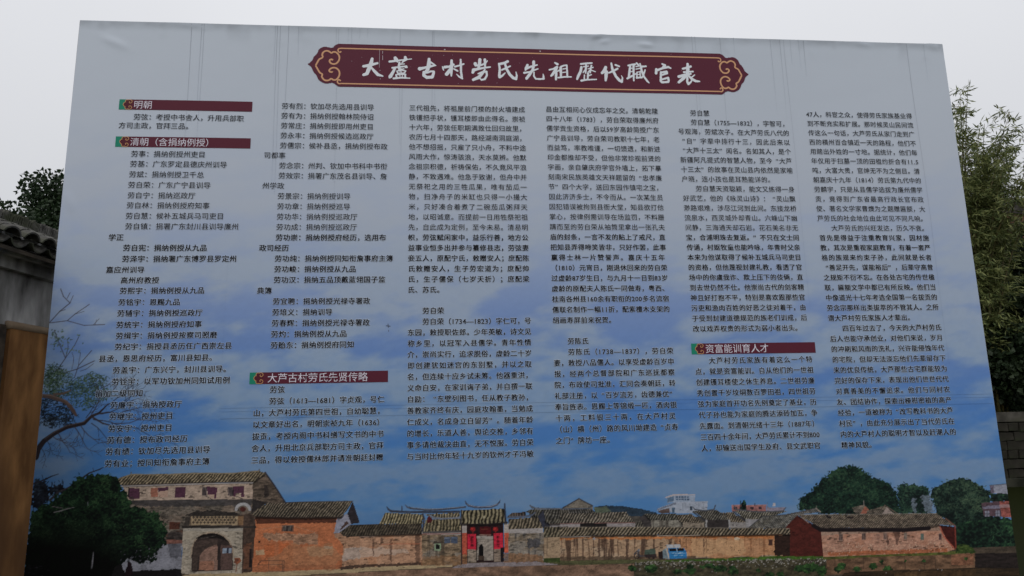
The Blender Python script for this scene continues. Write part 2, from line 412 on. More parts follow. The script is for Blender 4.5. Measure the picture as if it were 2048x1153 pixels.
    def dabs(s, P, n, cols, seed=0, spread=3.5, size=4.0, edge=0.0):
        """small leaf strokes over (and just beyond) a painted crown"""
        r = random.Random(seed); P = np.asarray(P, float); lo = P.min(0); hi = P.max(0)
        xs = np.array([r.uniform(lo[0], hi[0]) for _ in range(n)]); ys = np.array([r.uniform(lo[1], hi[1]) for _ in range(n)])
        ins = np.zeros(n, bool)
        for i in range(len(P)):
            (ax, ay), (bx, by) = P[i], P[(i+1) % len(P)]
            if ay != by: ins ^= ((ay > ys) != (by > ys)) & (xs < (bx-ax)*(ys-ay)/(by-ay)+ax)
        g = fbm(xs/22, ys/16, 3, seed+.5)
        for x, y, ok, v in zip(xs, ys, ins, g):
            if not ok: continue
            t = min(max((v-.3)/.4 + r.uniform(-.25, .25), 0), .999); c = cols[int(t*len(cols))]
            x += r.gauss(0, spread); y += r.gauss(0, spread*.8); a = r.uniform(0, 6.28); L = size*r.uniform(.5, 1.2)
            s.line([(x, y), (x+L*math.cos(a), y+L*.7*math.sin(a))], [1.9, .7], c, a=.8)
    def grade(s):
        """grain, speckle and faded ink over everything that is not sky"""
        m = (np.abs(s.C-s.sky).sum(-1) > 2)
        x, y = s.X[m], s.Y[m]; C = s.C[m]
        L = C.mean(-1, keepdims=True); warm = np.clip((C[:, :1]-C[:, 2:3]-20)/70, 0, 1)
        C = L+(C-L)*(1-.14*warm); C = C*.95
        br = 1-.6*np.clip((L-90)/50, 0, 1); C = C*(1+br*(.24*(vnoise(x/1.7, y/1.4)-.5)+.22*(vnoise(x/4.6+9, y/2.0)-.5))[:, None])
        sp = sstep(.80, .93, vnoise(x/2.6+40, y/1.5+7))*sstep(.45, .62, fbm(x/19, y/13, 3, 31)); C = C*(1-.38*sp)[:, None]
        s.C[m] = np.clip(C, 3, 215)
    def build(s, name, layer):
        V = b2w(s.gx, s.gz, layer).reshape(-1, 3)
        return bchild(name, V, grid_faces(s.nu, s.nv), ink(s.C).reshape(-1, 3), smooth=True)

def twig(c, rnd, x, y, ang, L, w, col, depth):
    n = 4; px, py = x, y
    for i in range(n):
        ang += rnd.uniform(-.28, .28); nx, ny = px+math.cos(ang)*L/n, py+math.sin(ang)*L/n
        c.line([(px, py), (nx, ny)], [max(w*(1-i/n*.5), .5), max(w*(1-(i+1)/n*.5), .4)], col, a=min(1, .5+w*.35))
        px, py = nx, ny
        if depth > 0 and rnd.random() < .75:
            twig(c, rnd, px, py, ang+rnd.choice([-1, 1])*rnd.uniform(.35, .95), L*rnd.uniform(.4, .65), w*.6, col, depth-1)

# ---- upper left: the old tree reaching in over the sky
zt = float(px2b(100, 530)[1]); zb = float(px2b(330, 932)[1])
ca = Canvas(BX0, float(px2b(440, 800)[0]), zb, zt, 0.0052)
rnd = random.Random(3)
def zA(x, y): return 60+x/2.68, 530+y/2.68
dk = (46, 40, 44); dk2 = (36, 36, 44)
for pts, w in [([(105, 310), (160, 250), (215, 205), (180, 170), (165, 130)], 3.0), ([(200, 180), (215, 150)], 2), ([(215, 205), (232, 165)], 2), ([(160, 250), (190, 240)], 2),
               ([(105, 312), (200, 300), (290, 325), (400, 320)], 2.6), ([(200, 300), (240, 265), (300, 225), (318, 212)], 2.4), ([(240, 265), (290, 250)], 1.6), ([(340, 322), (370, 290)], 1.5),
               ([(350, 322), (355, 295)], 1.4), ([(80, 600), (150, 560), (190, 500), (160, 430), (130, 350)], 3), ([(190, 500), (240, 430), (262, 385)], 2.4), ([(190, 500), (205, 440), (200, 400)], 2),
               ([(240, 600), (260, 540), (330, 460)], 2.6), ([(150, 590), (250, 560), (345, 515)], 3), ([(260, 540), (270, 470)], 1.8), ([(225, 560), (235, 500), (225, 470)], 1.6), ([(270, 570), (300, 560), (340, 530)], 1.8)]:
    ca.line([zA(*p) for p in pts], w/1.8, dk, a=.8)
for _ in range(70):
    x, y = rnd.choice([(rnd.uniform(110, 285), rnd.uniform(375, 470)), (rnd.uniform(110, 180), rnd.uniform(345, 440))])
    X1, Y1 = zA(x, y); ca.line([(X1, Y1), (X1+rnd.uniform(-5, 5), Y1+rnd.uniform(-1, 3))], [2.4, .6], rnd.choice([(66, 84, 72), (52, 68, 62), (84, 98, 88)]))
def leafmass(P, n, cols, sz=5):
    P = [zA(*p) for p in P]; A = np.asarray(P)
    k = 0
    while k < n:
        x = rnd.uniform(A[:, 0].min(), A[:, 0].max()); y = rnd.uniform(A[:, 1].min(), A[:, 1].max())
        ok = False
        for i in range(len(P)):
            (ax, ay), (bx, by) = P[i], P[(i+1) % len(P)]
            if (ay > y) != (by > y) and x < (bx-ax)*(y-ay)/(by-ay)+ax: ok = not ok
        k += 1
        if not ok: continue
        if float(fbm(x/11, y/8, 3, 2.5)) < .40+rnd.uniform(-.1, .1): continue
        x += rnd.gauss(0, 4.5); y += rnd.gauss(0, 3.5); a = rnd.uniform(0, 6.28); L = rnd.uniform(.4, 1.1)*sz
        ca.line([(x, y), (x+L*math.cos(a), y+abs(L*math.sin(a))*.7)], [1.7, .6], rnd.choice(cols), a=.85)
gl = [(38, 54, 40), (30, 44, 36), (52, 70, 50), (66, 82, 60), (24, 34, 32)]; dl = [(16, 20, 26), (20, 24, 30), (12, 15, 22), (26, 34, 34)]
leafmass([(78, 560), (120, 530), (175, 555), (230, 610), (225, 690), (150, 710), (65, 690)], 1500, gl)
leafmass([(225, 640), (270, 600), (340, 575), (400, 600), (440, 660), (430, 700), (350, 740), (280, 780), (220, 740)], 1500, gl)
leafmass([(60, 690), (150, 720), (210, 770), (250, 800), (240, 850), (140, 870), (50, 860)], 1500, dl)
ca.line([zA(*p) for p in [(62, 702), (110, 706), (150, 720), (190, 735), (215, 760), (232, 782), (245, 805)]], [7, 8, 7.5, 7.5, 8, 7.5, 5.5], (66, 54, 50))
ca.line([zA(*p) for p in [(62, 696), (110, 700), (150, 713), (190, 728), (212, 750)]], [2, 2.4, 2.4, 2.4, 2], (104, 86, 76), a=.55)
ca.line([zA(*p) for p in [(130, 695), (180, 690), (220, 672)]], [5, 4, 2], (72, 60, 54))
ca.line([zA(*p) for p in [(30, 1030), (45, 985), (75, 945), (130, 905), (195, 872), (290, 850), (330, 812), (370, 795), (420, 745)]], [13, 11, 9.5, 8, 7.5, 7, 5.5, 4, 1.6], (30, 25, 28))
ca.line([zA(*p) for p in [(80, 934), (130, 897), (195, 864), (290, 842), (330, 804)]], [1.5, 2.2, 2.2, 2, 1.2], (80, 68, 64), a=.55)
ca.line([zA(*p) for p in [(330, 815), (390, 850), (430, 860), (520, 880)]], [4, 3, 2.4, 1.2], (44, 38, 40))
ca.line([zA(*p) for p in [(340, 805), (420, 790), (500, 800), (600, 830)]], [3, 2.6, 2, 1], (44, 40, 44))
for (x, y, a0, L, w) in [(150, 900, 1.2, 46, 1.7), (120, 920, .5, 40, 1.5), (240, 870, 1.2, 50, 1.8), (270, 860, .8, 52, 1.8), (330, 850, .7, 58, 1.8), (340, 830, .35, 70, 1.9),
                         (380, 800, -.2, 75, 1.9), (330, 800, -.8, 55, 1.8), (400, 760, -.5, 60, 1.7), (300, 820, -1.0, 45, 1.6), (440, 850, .25, 70, 1.7), (470, 800, -.3, 60, 1.5),
                         (560, 870, .4, 55, 1.4), (90, 940, .8, 30, 1.4), (520, 830, .1, 60, 1.3), (480, 700, -.3, 50, 1.2), (430, 690, -.6, 40, 1.3), (60, 980, .9, 26, 1.3), (600, 930, .2, 50, 1.2), (440, 760, -.15, 55, 1.4)]:
    X1, Y1 = zA(x, y); twig(ca, rnd, X1, Y1, a0, L, w, rnd.choice([dk, dk2]), 2)
ca.build('printed_tree_branches', 0.0010)

# ---- the village along the foot
cv = Canvas(BX0, BX1, BZ0, zb, 0.0052)
def mk(ox, oy, s): return lambda *pts: [(ox+x/s, oy+y/s) for x, y in pts]
A = mk(220, 920, 4.096); B = mk(660, 970, 4.452); Cc = mk(1060, 970, 3.938); D = mk(1540, 900, 4.031); E_ = mk(50, 920, 4.95)
def rz(f, x0, y0, x1, y1): return f((x0, y0), (x1, y0), (x1, y1), (x0, y1))
# far: hill, far buildings
cv.fill(Cc((500, 178), (540, 170), (600, 162), (740, 170), (870, 190), (990, 218), (1010, 240), (900, 265), (520, 230)), (34, 46, 58), n=.2, sx=8, sy=5, wob=1.2)
cv.fill(Cc((500, 178), (600, 172), (640, 210), (520, 228)), (70, 78, 66), n=.2)
cv.fill(Cc((1000, 190), (1155, 130), (1400, 130), (1395, 224), (1160, 224), (1000, 204)), (128, 134, 146), n=.10, sx=10, sy=10)
cv.fill(Cc((1000, 192), (1150, 135), (1150, 150), (1005, 205)), (92, 98, 112), n=.05)
cv.fill(Cc((1010, 205), (1060, 190), (1100, 185), (1100, 222), (1010, 222)), (70, 58, 55), n=.1)
cv.rect(*Cc((1118, 178))[0], *Cc((1140, 222))[0], (60, 76, 92))
cv.fill(Cc((1075, 98), (1135, 80), (1300, 80), (1300, 130), (1080, 142)), (122, 132, 148), n=.06)
cv.fill(Cc((1062, 98), (1130, 74), (1302, 74), (1302, 82), (1135, 84), (1066, 104)), (150, 140, 140), n=.05)
for x in range(1148, 1242, 22):
    for y in (90, 108): cv.fill(rz(Cc, x, y, x+17, y+14), (62, 78, 98), n=.1)
cv.fill(Cc((1080, 105), (1132, 90), (1132, 128), (1082, 138)), (72, 90, 110), n=.15)
for x in (1200, 1225, 1260, 1330, 1365): cv.line(Cc((x, 148), (x+2, 200)), .8, (80, 86, 96), a=.6)
cv.rect(*Cc((1258, 170))[0], *Cc((1278, 200))[0], (52, 62, 74))
cv.fill(rz(Cc, 1590, 162, 1860, 210), (126, 84, 82), n=.12)
for x in (1605, 1650, 1735, 1800): cv.fill(rz(Cc, x, 175, x+26, 193), (46, 36, 42), n=.1)
cv.fill(rz(Cc, 1590, 158, 1860, 164), (140, 104, 100), n=.1)
cv.leaves(Cc((1660, 205), (1665, 150), (1685, 120), (1705, 150), (1710, 205)), (32, 56, 44), wob=1.5)
cv.line(Cc((1658, 170), (1660, 128)), 1.6, (34, 44, 42)); cv.line(Cc((1770, 165), (1772, 148)), 1.5, (40, 40, 46))
cv.fill(rz(Cc, 1865, 178, 2005, 208), (112, 106, 118), n=.12); cv.fill(rz(Cc, 1912, 142, 1932, 170), (150, 146, 150), n=.05); cv.line(Cc((1870, 175), (1870, 140)), .8, (110, 100, 100))
# trees on the right
cv.leaves(D((225, 470), (230, 400), (330, 330), (375, 280), (480, 200), (560, 140), (650, 125), (720, 150), (830, 220), (960, 270), (1020, 340), (1045, 520), (650, 530), (440, 510), (260, 490)), (20, 40, 31), hi=(40, 60, 44), lo=(8, 15, 16), wob=7, ws=5, seed=1, light=.02)
cv.leaves(D((1030, 300), (1070, 275), (1150, 280), (1270, 310), (1300, 520), (1040, 520)), (26, 45, 38), hi=(48, 70, 54), lo=(11, 19, 21), wob=7, ws=5, seed=2)
TP1 = D((235, 470), (240, 405), (335, 335), (380, 285), (485, 205), (562, 145), (650, 130), (718, 155), (826, 225), (955, 275), (1012, 345), (1035, 515), (650, 522), (440, 505))
cv.dabs(TP1, 2600, [(8, 15, 15), (14, 28, 23), (22, 42, 32), (32, 54, 40), (46, 68, 48)], 1)
cv.dabs(D((1035, 300), (1070, 280), (1150, 285), (1265, 315), (1290, 515), (1045, 515)), 700, [(12, 20, 20), (24, 42, 34), (38, 60, 46), (52, 74, 56)], 2)
for P in [[(1140, 390), (1170, 385), (1180, 500), (1150, 500)], [(1210, 380), (1300, 370), (1330, 500), (1260, 510), (1240, 440)]]:
    cv.fill(D(*P), (92, 100, 112), n=.3, sx=3, sy=3, wob=6, ws=4, a=.8)
cv.leaves(D((1290, 330), (1400, 270), (1500, 230), (1600, 240), (1700, 290), (1790, 350), (1765, 420), (1800, 540), (1960, 590), (2010, 830), (1480, 830), (1490, 620), (1340, 520)), (28, 45, 37), hi=(54, 70, 56), lo=(10, 18, 18), wob=7, ws=5, seed=3)
cv.dabs(D((1295, 335), (1400, 275), (1500, 236), (1600, 245), (1695, 295), (1780, 355), (1760, 420), (1795, 545), (1950, 600), (2000, 820), (1490, 820), (1495, 620), (1345, 520)), 3400, [(9, 16, 16), (16, 28, 24), (28, 44, 36), (42, 58, 46), (60, 76, 58)], 3)
cv.fill(D((1770, 290), (1910, 274), (1918, 362), (1800, 350)), (118, 120, 132), n=.14)
cv.fill(D((1768, 288), (1800, 284), (1804, 350), (1776, 350)), (84, 78, 92), n=.1); cv.line(D((1768, 288), (1915, 274)), 1.6, (70, 74, 84))
cv.leaves(D((1780, 360), (1850, 345), (1930, 360), (1935, 420), (1770, 420)), (24, 40, 34), wob=3, seed=4)
cv.fill(D((1700, 430), (1845, 415), (1870, 540), (1720, 530)), (70, 54, 60), n=.14)
cv.fill(D((1710, 455), (1850, 448), (1856, 475), (1716, 480)), (96, 92, 106), n=.1)
cv.brick(D((1845, 415), (1930, 414), (1945, 545), (1868, 542)), (122, 66, 60), n=.2)
cv.fill(D((1848, 440), (1935, 440), (1938, 465), (1852, 468)), (128, 100, 100), n=.1)
for x in (1730, 1815): cv.fill(rz(D, x, 490, x+36, 538), (104, 104, 116), n=.1); cv.line(D((x+18, 490), (x+18, 538)), .8, (40, 40, 46)); cv.line(D((x, 514), (x+36, 514)), .8, (40, 40, 46))
cv.leaves(D((1500, 600), (1800, 540), (1960, 555), (2120, 560), (2120, 830), (1500, 830)), (20, 38, 28), hi=(44, 72, 46), lo=(8, 15, 14), wob=4, seed=6)
for k in range(26):
    x, y = 1750+random.Random(k).uniform(0, 200), 620+random.Random(k+50).uniform(0, 150)
    cv.line(D((x, y), (x+random.Random(k+9).uniform(-50, 50), y-30)), [1.4, .5], (48, 76, 52), a=.7)
# roofs behind the long wall
cv.fill(Cc((105, 240), (500, 235), (900, 250), (1400, 250), (2048, 240), (2048, 345), (105, 345)), (62, 58, 54), n=.3, sx=6, sy=4)
G = (74, 70, 64)
cv.brick(Cc((262, 182), (385, 110), (492, 166), (500, 225), (262, 225)), (98, 92, 84), n=.14)
cv.line(Cc((258, 184), (385, 110), (492, 166)), [2.4, 2.2, 2.4], (52, 50, 52))
cv.tiles(Cc((0, 200), (160, 190), (480, 185), (525, 228), (110, 262), (0, 262)), (60, 58, 56), 3.4, .2, 1); cv.line(Cc((0, 165), (40, 185), (160, 192), (480, 186)), [2, 3, 2.6, 2], (70, 74, 84))
cv.line(Cc((0, 240), (30, 225), (48, 205)), [3, 2.5, 1], (92, 96, 106))
cv.tiles(Cc((110, 225), (540, 222), (755, 212), (822, 298), (155, 308)), (84, 78, 70), 4.2, -.55, 2); cv.fill(Cc((80, 225), (112, 225), (155, 310), (150, 335), (110, 320)), (38, 38, 44), n=.2)
cv.fill(Cc((155, 306), (825, 296), (828, 330), (155, 332)), (118, 112, 112), n=.18); cv.line(Cc((155, 308), (825, 298)), 1.6, (100, 70, 66))
cv.fill(rz(Cc, 395, 303, 606, 332), (24, 22, 22), n=.2)
cv.tiles(Cc((830, 300), (880, 285), (930, 330), (830, 332)), (70, 66, 60), 3.4, -.4, 21)
cv.fill(Cc((860, 262), (908, 228), (955, 282), (955, 330), (900, 330)), (50, 46, 46), n=.2)
cv.tiles(Cc((905, 230), (1145, 225), (1192, 278), (952, 282)), (70, 68, 62), 3.6, -.6, 3); cv.brick(rz(Cc, 952, 280, 1186, 330), (108, 104, 96), n=.14, streak=.6, seed=2)
cv.tiles(Cc((1145, 235), (1270, 230), (1362, 298), (1192, 298)), (84, 76, 66), 3.4, -.6, 4); cv.brick(rz(Cc, 1205, 298, 1372, 336), (116, 106, 94), n=.12, streak=.3, seed=3)
cv.tiles(Cc((1500, 222), (1600, 218), (1700, 300), (1560, 300)), (86, 78, 68), 3.4, -.6, 5); cv.fill(rz(Cc, 1575, 296, 1705, 338), (112, 108, 106), n=.14)
cv.tiles(Cc((1280, 205), (1470, 198), (1582, 276), (1390, 278)), (72, 69, 64), 3.4, -.65, 6); cv.line(Cc((1282, 175), (1300, 195), (1380, 205), (1450, 195), (1462, 160)), [1.5, 2.5, 2.6, 2.4, 1.6], (62, 64, 70))
cv.fill(rz(Cc, 1392, 277, 1572, 336), (42, 38, 38), n=.3); cv.line(Cc((1282, 215), (1392, 290)), 2.0, (44, 46, 52))
for x in (1389, 1571): cv.fill(rz(Cc, x-7, 276, x+7, 336), (124, 122, 122), n=.1)
cv.tiles(Cc((1605, 205), (2030, 208), (1835, 272), (1700, 272)), (88, 84, 76), 3.4, -.6, 7); cv.line(Cc((1605, 160), (1625, 195), (1800, 215), (1990, 208), (2016, 178)), [1.6, 2.6, 2.4, 2.2, 1.4], (66, 66, 70)); cv.line(Cc((1600, 210), (1702, 290)), 2.2, (44, 44, 50))
cv.fill(Cc((1700, 272), (1835, 270), (1740, 338), (1702, 338)), (116, 114, 116), n=.1)
cv.tiles(D((0, 540), (100, 525), (370, 470), (400, 500), (230, 525), (130, 640), (0, 640)), (88, 86, 84), 3.0, .8, 8, contrast=.2)
cv.tiles(Cc((1725, 338), (1830, 250), (2048, 235), (2048, 340)), (90, 88, 84), 3.0, .8, 9, contrast=.22); cv.line(Cc((1725, 338), (1830, 250), (2046, 234)), 1.6, (52, 52, 54))
cv.line(D((150, 520), (300, 490), (372, 470)), 1.6, (60, 58, 60)); cv.line(D((370, 472), (405, 500)), 2.4, (120, 112, 104)); cv.line(D((373, 470), (373, 452)), 1.4, (90, 84, 80))
cv.tiles(D((660, 468), (755, 442), (800, 482), (770, 515), (690, 515)), (92, 84, 76), 2.6, .9, 10, contrast=.2); cv.fill(D((730, 515), (765, 452), (800, 485), (775, 515)), (118, 70, 56), n=.1); cv.line(D((757, 445), (755, 412)), 1.6, (110, 104, 100))
cv.tiles(D((780, 492), (925, 450), (1000, 515), (780, 516)), (88, 80, 72), 2.8, .9, 11, contrast=.2); cv.fill(D((905, 515), (940, 462), (1000, 515)), (124, 112, 106), n=.1); cv.line(D((925, 447), (1030, 518)), 2, (84, 72, 64))
# ground, embankment, water
cv.fill([(40, 1150), (375, 1148), (505, 1140), (700, 1134), (905, 1126), (1100, 1119), (1579, 1110), (1900, 1098), (2060, 1092), (2060, 1300), (40, 1300)], (60, 52, 44), n=.25, sx=20, sy=5)
cv.fill([(330, 1158), (380, 1149), (505, 1142), (700, 1134), (905, 1126), (905, 1134), (660, 1148), (500, 1156), (430, 1162)], (140, 122, 94), n=.1, sx=30, sy=4)
cv.fill([(400, 1162), (660, 1149), (905, 1135), (1270, 1128), (1270, 1178), (400, 1215)], (98, 76, 62), n=.45, sx=22, sy=9, seed=3)
cv.fill([(920, 1128), (1062, 1122), (1125, 1130), (905, 1136)], (110, 102, 104), n=.1)
cv.fill([(1062, 1122), (1140, 1118), (1340, 1120), (1579, 1112), (1660, 1112), (1660, 1119), (1270, 1127), (1130, 1131)], (66, 66, 44), n=.25, sx=18, sy=4)
cv.fill([(1330, 1121), (1579, 1111), (1680, 1112), (1680, 1120), (1330, 1124)], (52, 76, 30), n=.3, sx=6, sy=3)
cv.fill([(1268, 1126), (1660, 1118), (1660, 1175), (1268, 1180)], (54, 50, 38), n=.5, sx=7, sy=5, seed=5)
r5 = random.Random(5)
for _ in range(330):
    x = r5.uniform(1268, 1658); y = 1124 - (x-1268)*.0205 + abs(r5.gauss(0, 8)); g = r5.uniform(84, 140)
    cv.disc(x, y, r5.uniform(.8, 2.0), (g, g*.97, g*.92), r5.uniform(.6, 1.2))
for _ in range(24):
    x = r5.uniform(1262, 1650); y = 1136+r5.uniform(-4, 14); r_ = r5.uniform(6, 14)
    cv.leaves([(x+r_*math.cos(t/8*6.28), y+r_*.55*math.sin(t/8*6.28)) for t in range(8)], (30, 50, 26), hi=(50, 76, 40), lo=(16, 26, 16), wob=3, ws=3, big=8, seed=r5.random()*9)
cv.fill(D((455, 880), (900, 850), (1450, 838), (1650, 830), (1650, 950), (1300, 965), (860, 985), (455, 1010)), (88, 66, 50), n=.5, sx=16, sy=6, seed=8)
cv.fill(D((430, 860), (900, 835), (1450, 815), (1660, 822), (1450, 845), (900, 862), (430, 885)), (66, 70, 34), n=.4, sx=8, sy=3)
cv.fill(D((1460, 845), (1640, 835), (1640, 930), (1460, 930)), (104, 70, 52), n=.3, seed=2)
for x in (520, 750, 1085, 1240, 1330): cv.line(D((x, 870), (x+6, 960)), 1.3, (46, 36, 30), a=.6)
for x, y, r_ in [(575, 940, 9), (545, 965, 8), (700, 965, 8), (830, 940, 9), (350, 950, 12), (300, 960, 12), (420, 960, 9), (950, 965, 10), (900, 905, 5), (1580, 880, 4), (1090, 900, 3), (1240, 895, 4)]:
    X1, Y1 = D((x, y))[0]; cv.leaves([(X1+r_*math.cos(t/8*6.28), Y1+r_*.8*math.sin(t/8*6.28)) for t in range(8)], (34, 56, 28), hi=(54, 84, 44), lo=(18, 28, 18), wob=3, ws=3, big=8, seed=x)
cv.fill(D((1650, 835), (2000, 830), (2040, 960), (1650, 965)), (30, 25, 24), n=.5, sx=16, sy=4)
cv.leaves(D((1500, 770), (1560, 755), (1640, 790), (1650, 835), (1490, 835)), (44, 58, 26), hi=(66, 80, 40), lo=(22, 32, 18), wob=3, seed=12)
cv.fill(D((600, 990), (900, 975), (1300, 962), (1650, 950), (2060, 955), (2060, 1400), (300, 1400)), (42, 33, 24), n=.5, sx=40, sy=3, seed=4)
cv.fill(D((1000, 990), (1650, 965), (1640, 1080), (1000, 1100)), (70, 52, 34), n=.6, sx=10, sy=14, seed=6, a=.6, wob=4, ws=12)
for x, y in [(1205, 968), (1350, 962), (1385, 970), (935, 990)]: cv.disc(*D((x, y))[0], 1.6, (120, 112, 108), .8)
# the red barn
cv.fill(D((220, 528), (412, 640), (432, 858), (100, 860), (108, 700), (130, 620)), (64, 27, 23), n=.22, sx=9, sy=7)
cv.fill(D((30, 690), (110, 690), (110, 855), (30, 855)), (44, 26, 22), n=.3)
cv.brick(D((408, 645), (1365, 605), (1425, 720), (1492, 800), (1430, 822), (432, 862)), (146, 108, 90), n=.14, seed=4, patch=(142, 96, 74), pa=.6)
cv.brick(D((408, 645), (1365, 605), (1378, 650), (412, 690)), (128, 104, 90), n=.12, seed=5)
cv.fill(D((470, 830), (700, 815), (1430, 795), (1432, 822), (470, 858)), (138, 78, 50), n=.2, wob=2)
for _ in range(160):
    x = r5.uniform(450, 1440); cv.disc(*D((x, 800-(x-450)*.03+r5.gauss(0, 18)))[0], r5.uniform(.5, 1.2), (164, 134, 114))
cv.fill(D((1365, 608), (1485, 622), (1497, 790), (1470, 790), (1420, 720)), (54, 21, 19), n=.25)
cv.line(D((1366, 612), (1400, 700), (1490, 800)), 2.2, (150, 70, 52)); cv.line(D((1490, 620), (1497, 790)), 2.6, (104, 42, 34))
for P in [[(985, 640), (1050, 640), (1040, 700), (1020, 780), (1005, 700)], [(940, 690), (955, 690), (965, 760), (950, 770)]]: cv.fill(D(*P), (66, 46, 40), n=.3, wob=3, a=.7)
for x0, x1, y0, y1, c in [(555, 586, 678, 731, (72, 58, 54)), (740, 771, 672, 726, (72, 56, 52)), (862, 880, 682, 724, (132, 88, 72)), (915, 941, 672, 723, (84, 66, 60)), (1080, 1103, 670, 721, (92, 82, 74)), (1215, 1239, 676, 726, (60, 84, 78)), (1360, 1381, 675, 726, (44, 26, 30))]:
    cv.fill(rz(D, x0, y0, x1, y1), c, n=.15); cv.line(D((x0, y0), (x1, y0), (x1, y1), (x0, y1), (x0, y0)), .9, (116, 96, 86)); cv.line(D(((x0+x1)/2, y0), ((x0+x1)/2, y1)), .7, (118, 104, 96))
cv.tiles(D((220, 525), (600, 522), (1000, 518), (1340, 515), (1490, 612), (1370, 604), (1280, 622), (1080, 635), (700, 628), (400, 632), (350, 600)), (90, 80, 70), 3.2, -.9, 12, contrast=.25)
cv.line(D((350, 612), (410, 646), (700, 645), (1080, 646), (1280, 632)), 8.0, (22, 17, 19)); cv.fill(D((440, 528), (490, 535), (500, 560), (460, 548)), (26, 22, 24), wob=2); cv.fill(D((610, 540), (680, 540), (670, 556), (620, 552)), (34, 28, 28), wob=2)
cv.line(D((250, 540), (310, 590)), 2.0, (110, 96, 90)); cv.line(D((1415, 555), (1490, 612)), 2.2, (92, 60, 50)); cv.line(D((225, 524), (600, 520), (1340, 514)), 1.0, (120, 112, 104))
cv.tiles(D((0, 640), (100, 640), (155, 665), (150, 685), (0, 690)), (54, 48, 44), 3.2, -.6, 13)
# long earthen wall with its roof
cv.brick(Cc((105, 405), (1100, 392), (1990, 388), (1990, 560), (1350, 576), (820, 588), (105, 600)), (140, 114, 90), n=.10, seed=6, streak=.85, dark=(62, 46, 38), patch=(150, 132, 112), pa=.5)
cv.fill(Cc((1120, 405), (1990, 392), (1990, 560), (1260, 578)), (156, 102, 64), n=.18, sx=14, sy=14, a=.62, wob=6, ws=20)
cv.fill(Cc((1260, 430), (1680, 425), (1700, 540), (1280, 560)), (168, 136, 100), n=.12, a=.5, wob=8, ws=16)
cv.fill(Cc((1925, 400), (2048, 395), (2048, 560), (1925, 560)), (38, 26, 22), n=.3, wob=2)
cv.fill(Cc((110, 418), (600, 410), (1000, 408), (1700, 398), (1920, 398), (1920, 425), (1500, 418), (800, 430), (430, 425), (110, 440)), (160, 92, 46), n=.25, sx=9, sy=5, a=.8, wob=3)
for x, w, y1 in [(160, 8, 560), (250, 7, 600), (500, 10, 590), (545, 22, 570), (640, 12, 585), (690, 6, 560), (765, 26, 580), (890, 14, 560), (1105, 30, 480), (1230, 7, 560), (1370, 10, 545), (1390, 6, 500), (1180, 8, 560), (345, 5, 520)]:
    cv.fill(Cc((x-w/2, 425), (x+w/2, 425), (x+w/3, y1), (x-w/3, y1)), (58, 42, 36), n=.4, sx=3, sy=12, a=.62, wob=1.5)
cv.fill(Cc((105, 570), (820, 562), (1300, 560), (1300, 580), (105, 602)), (62, 50, 40), n=.4, wob=2, a=.7)
cv.fill(rz(Cc, 1880, 430, 1912, 480), (60, 40, 34), n=.5, sx=2, sy=3); cv.disc(*Cc((505, 424))[0], 3, (120, 120, 124), 2.2); cv.fill(Cc((1610, 415), (1660, 418), (1640, 440), (1605, 436)), (168, 150, 128), wob=2)
cv.tiles(Cc((108, 335), (640, 332), (1100, 333), (1500, 345), (2045, 345), (2048, 388), (1600, 396), (1400, 400), (1100, 392), (600, 398), (108, 408)), (84, 76, 64), 4.8, -.75, 14, contrast=.5)
cv.line(Cc((108, 336), (640, 332), (1100, 334), (2045, 345)), .9, (106, 98, 88)); cv.line(Cc((108, 408), (600, 400), (1100, 395), (1500, 402), (1980, 392)), 1.4, (34, 28, 26)); cv.line(Cc((110, 413), (480, 408)), 1.5, (124, 118, 112)); cv.line(Cc((1000, 402), (1340, 398)), 1.6, (132, 122, 112))
# tricycle and blue skip
for x, y, r_ in [(955, 565, 23), (840, 562, 20)]:
    X1, Y1 = Cc((x, y))[0]; cv.line([(X1+r_/3.938*math.cos(t/10*6.2832), Y1+r_/3.938*math.sin(t/10*6.2832)) for t in range(11)], 1.5, (28, 24, 26)); cv.disc(X1, Y1, 1.6, (52, 46, 44))
cv.fill(Cc((900, 545), (990, 540), (1000, 575), (905, 572)), (42, 34, 34), n=.2); cv.fill(Cc((905, 510), (985, 503), (988, 545), (900, 548)), (58, 70, 62), n=.15); cv.line(Cc((820, 545), (850, 515), (862, 560), (905, 562)), 2.2, (52, 52, 58)); cv.disc(*Cc((855, 515))[0], 2.4, (88, 96, 108)); cv.line(Cc((840, 562), (855, 505)), 1.4, (90, 88, 90)); cv.line(Cc((980, 500), (1008, 488)), 2, (70, 54, 46))
cv.fill(Cc((1010, 530), (1045, 520), (1050, 585), (1015, 582)), (34, 26, 26), n=.2)
cv.fill(Cc((1045, 515), (1075, 500), (1095, 585), (1045, 578)), (92, 104, 110), n=.1)
cv.fill(Cc((1085, 500), (1212, 497), (1232, 530), (1238, 580), (1100, 584)), (38, 96, 142), n=.10)
cv.fill(Cc((1068, 472), (1125, 470), (1132, 497), (1080, 500)), (146, 148, 152), n=.05); cv.fill(Cc((1128, 470), (1180, 470), (1190, 494), (1138, 497)), (150, 150, 152), n=.05)
cv.fill(Cc((1093, 502), (1148, 500), (1155, 524), (1100, 526)), (16, 16, 20)); cv.fill(Cc((1158, 500), (1205, 498), (1215, 522), (1163, 524)), (16, 16, 20)); cv.line(Cc((1070, 500), (1095, 583)), 1.8, (150, 150, 150)); cv.line(Cc((1152, 500), (1160, 526)), 1.4, (140, 144, 150))
for y, x0, x1 in [(538, 1108, 1218), (556, 1135, 1162), (556, 1178, 1200)]:
    for x in range(x0, x1, 9): cv.fill(rz(Cc, x, y-4, x+6, y+4), (148, 170, 186), n=.1, a=.8)
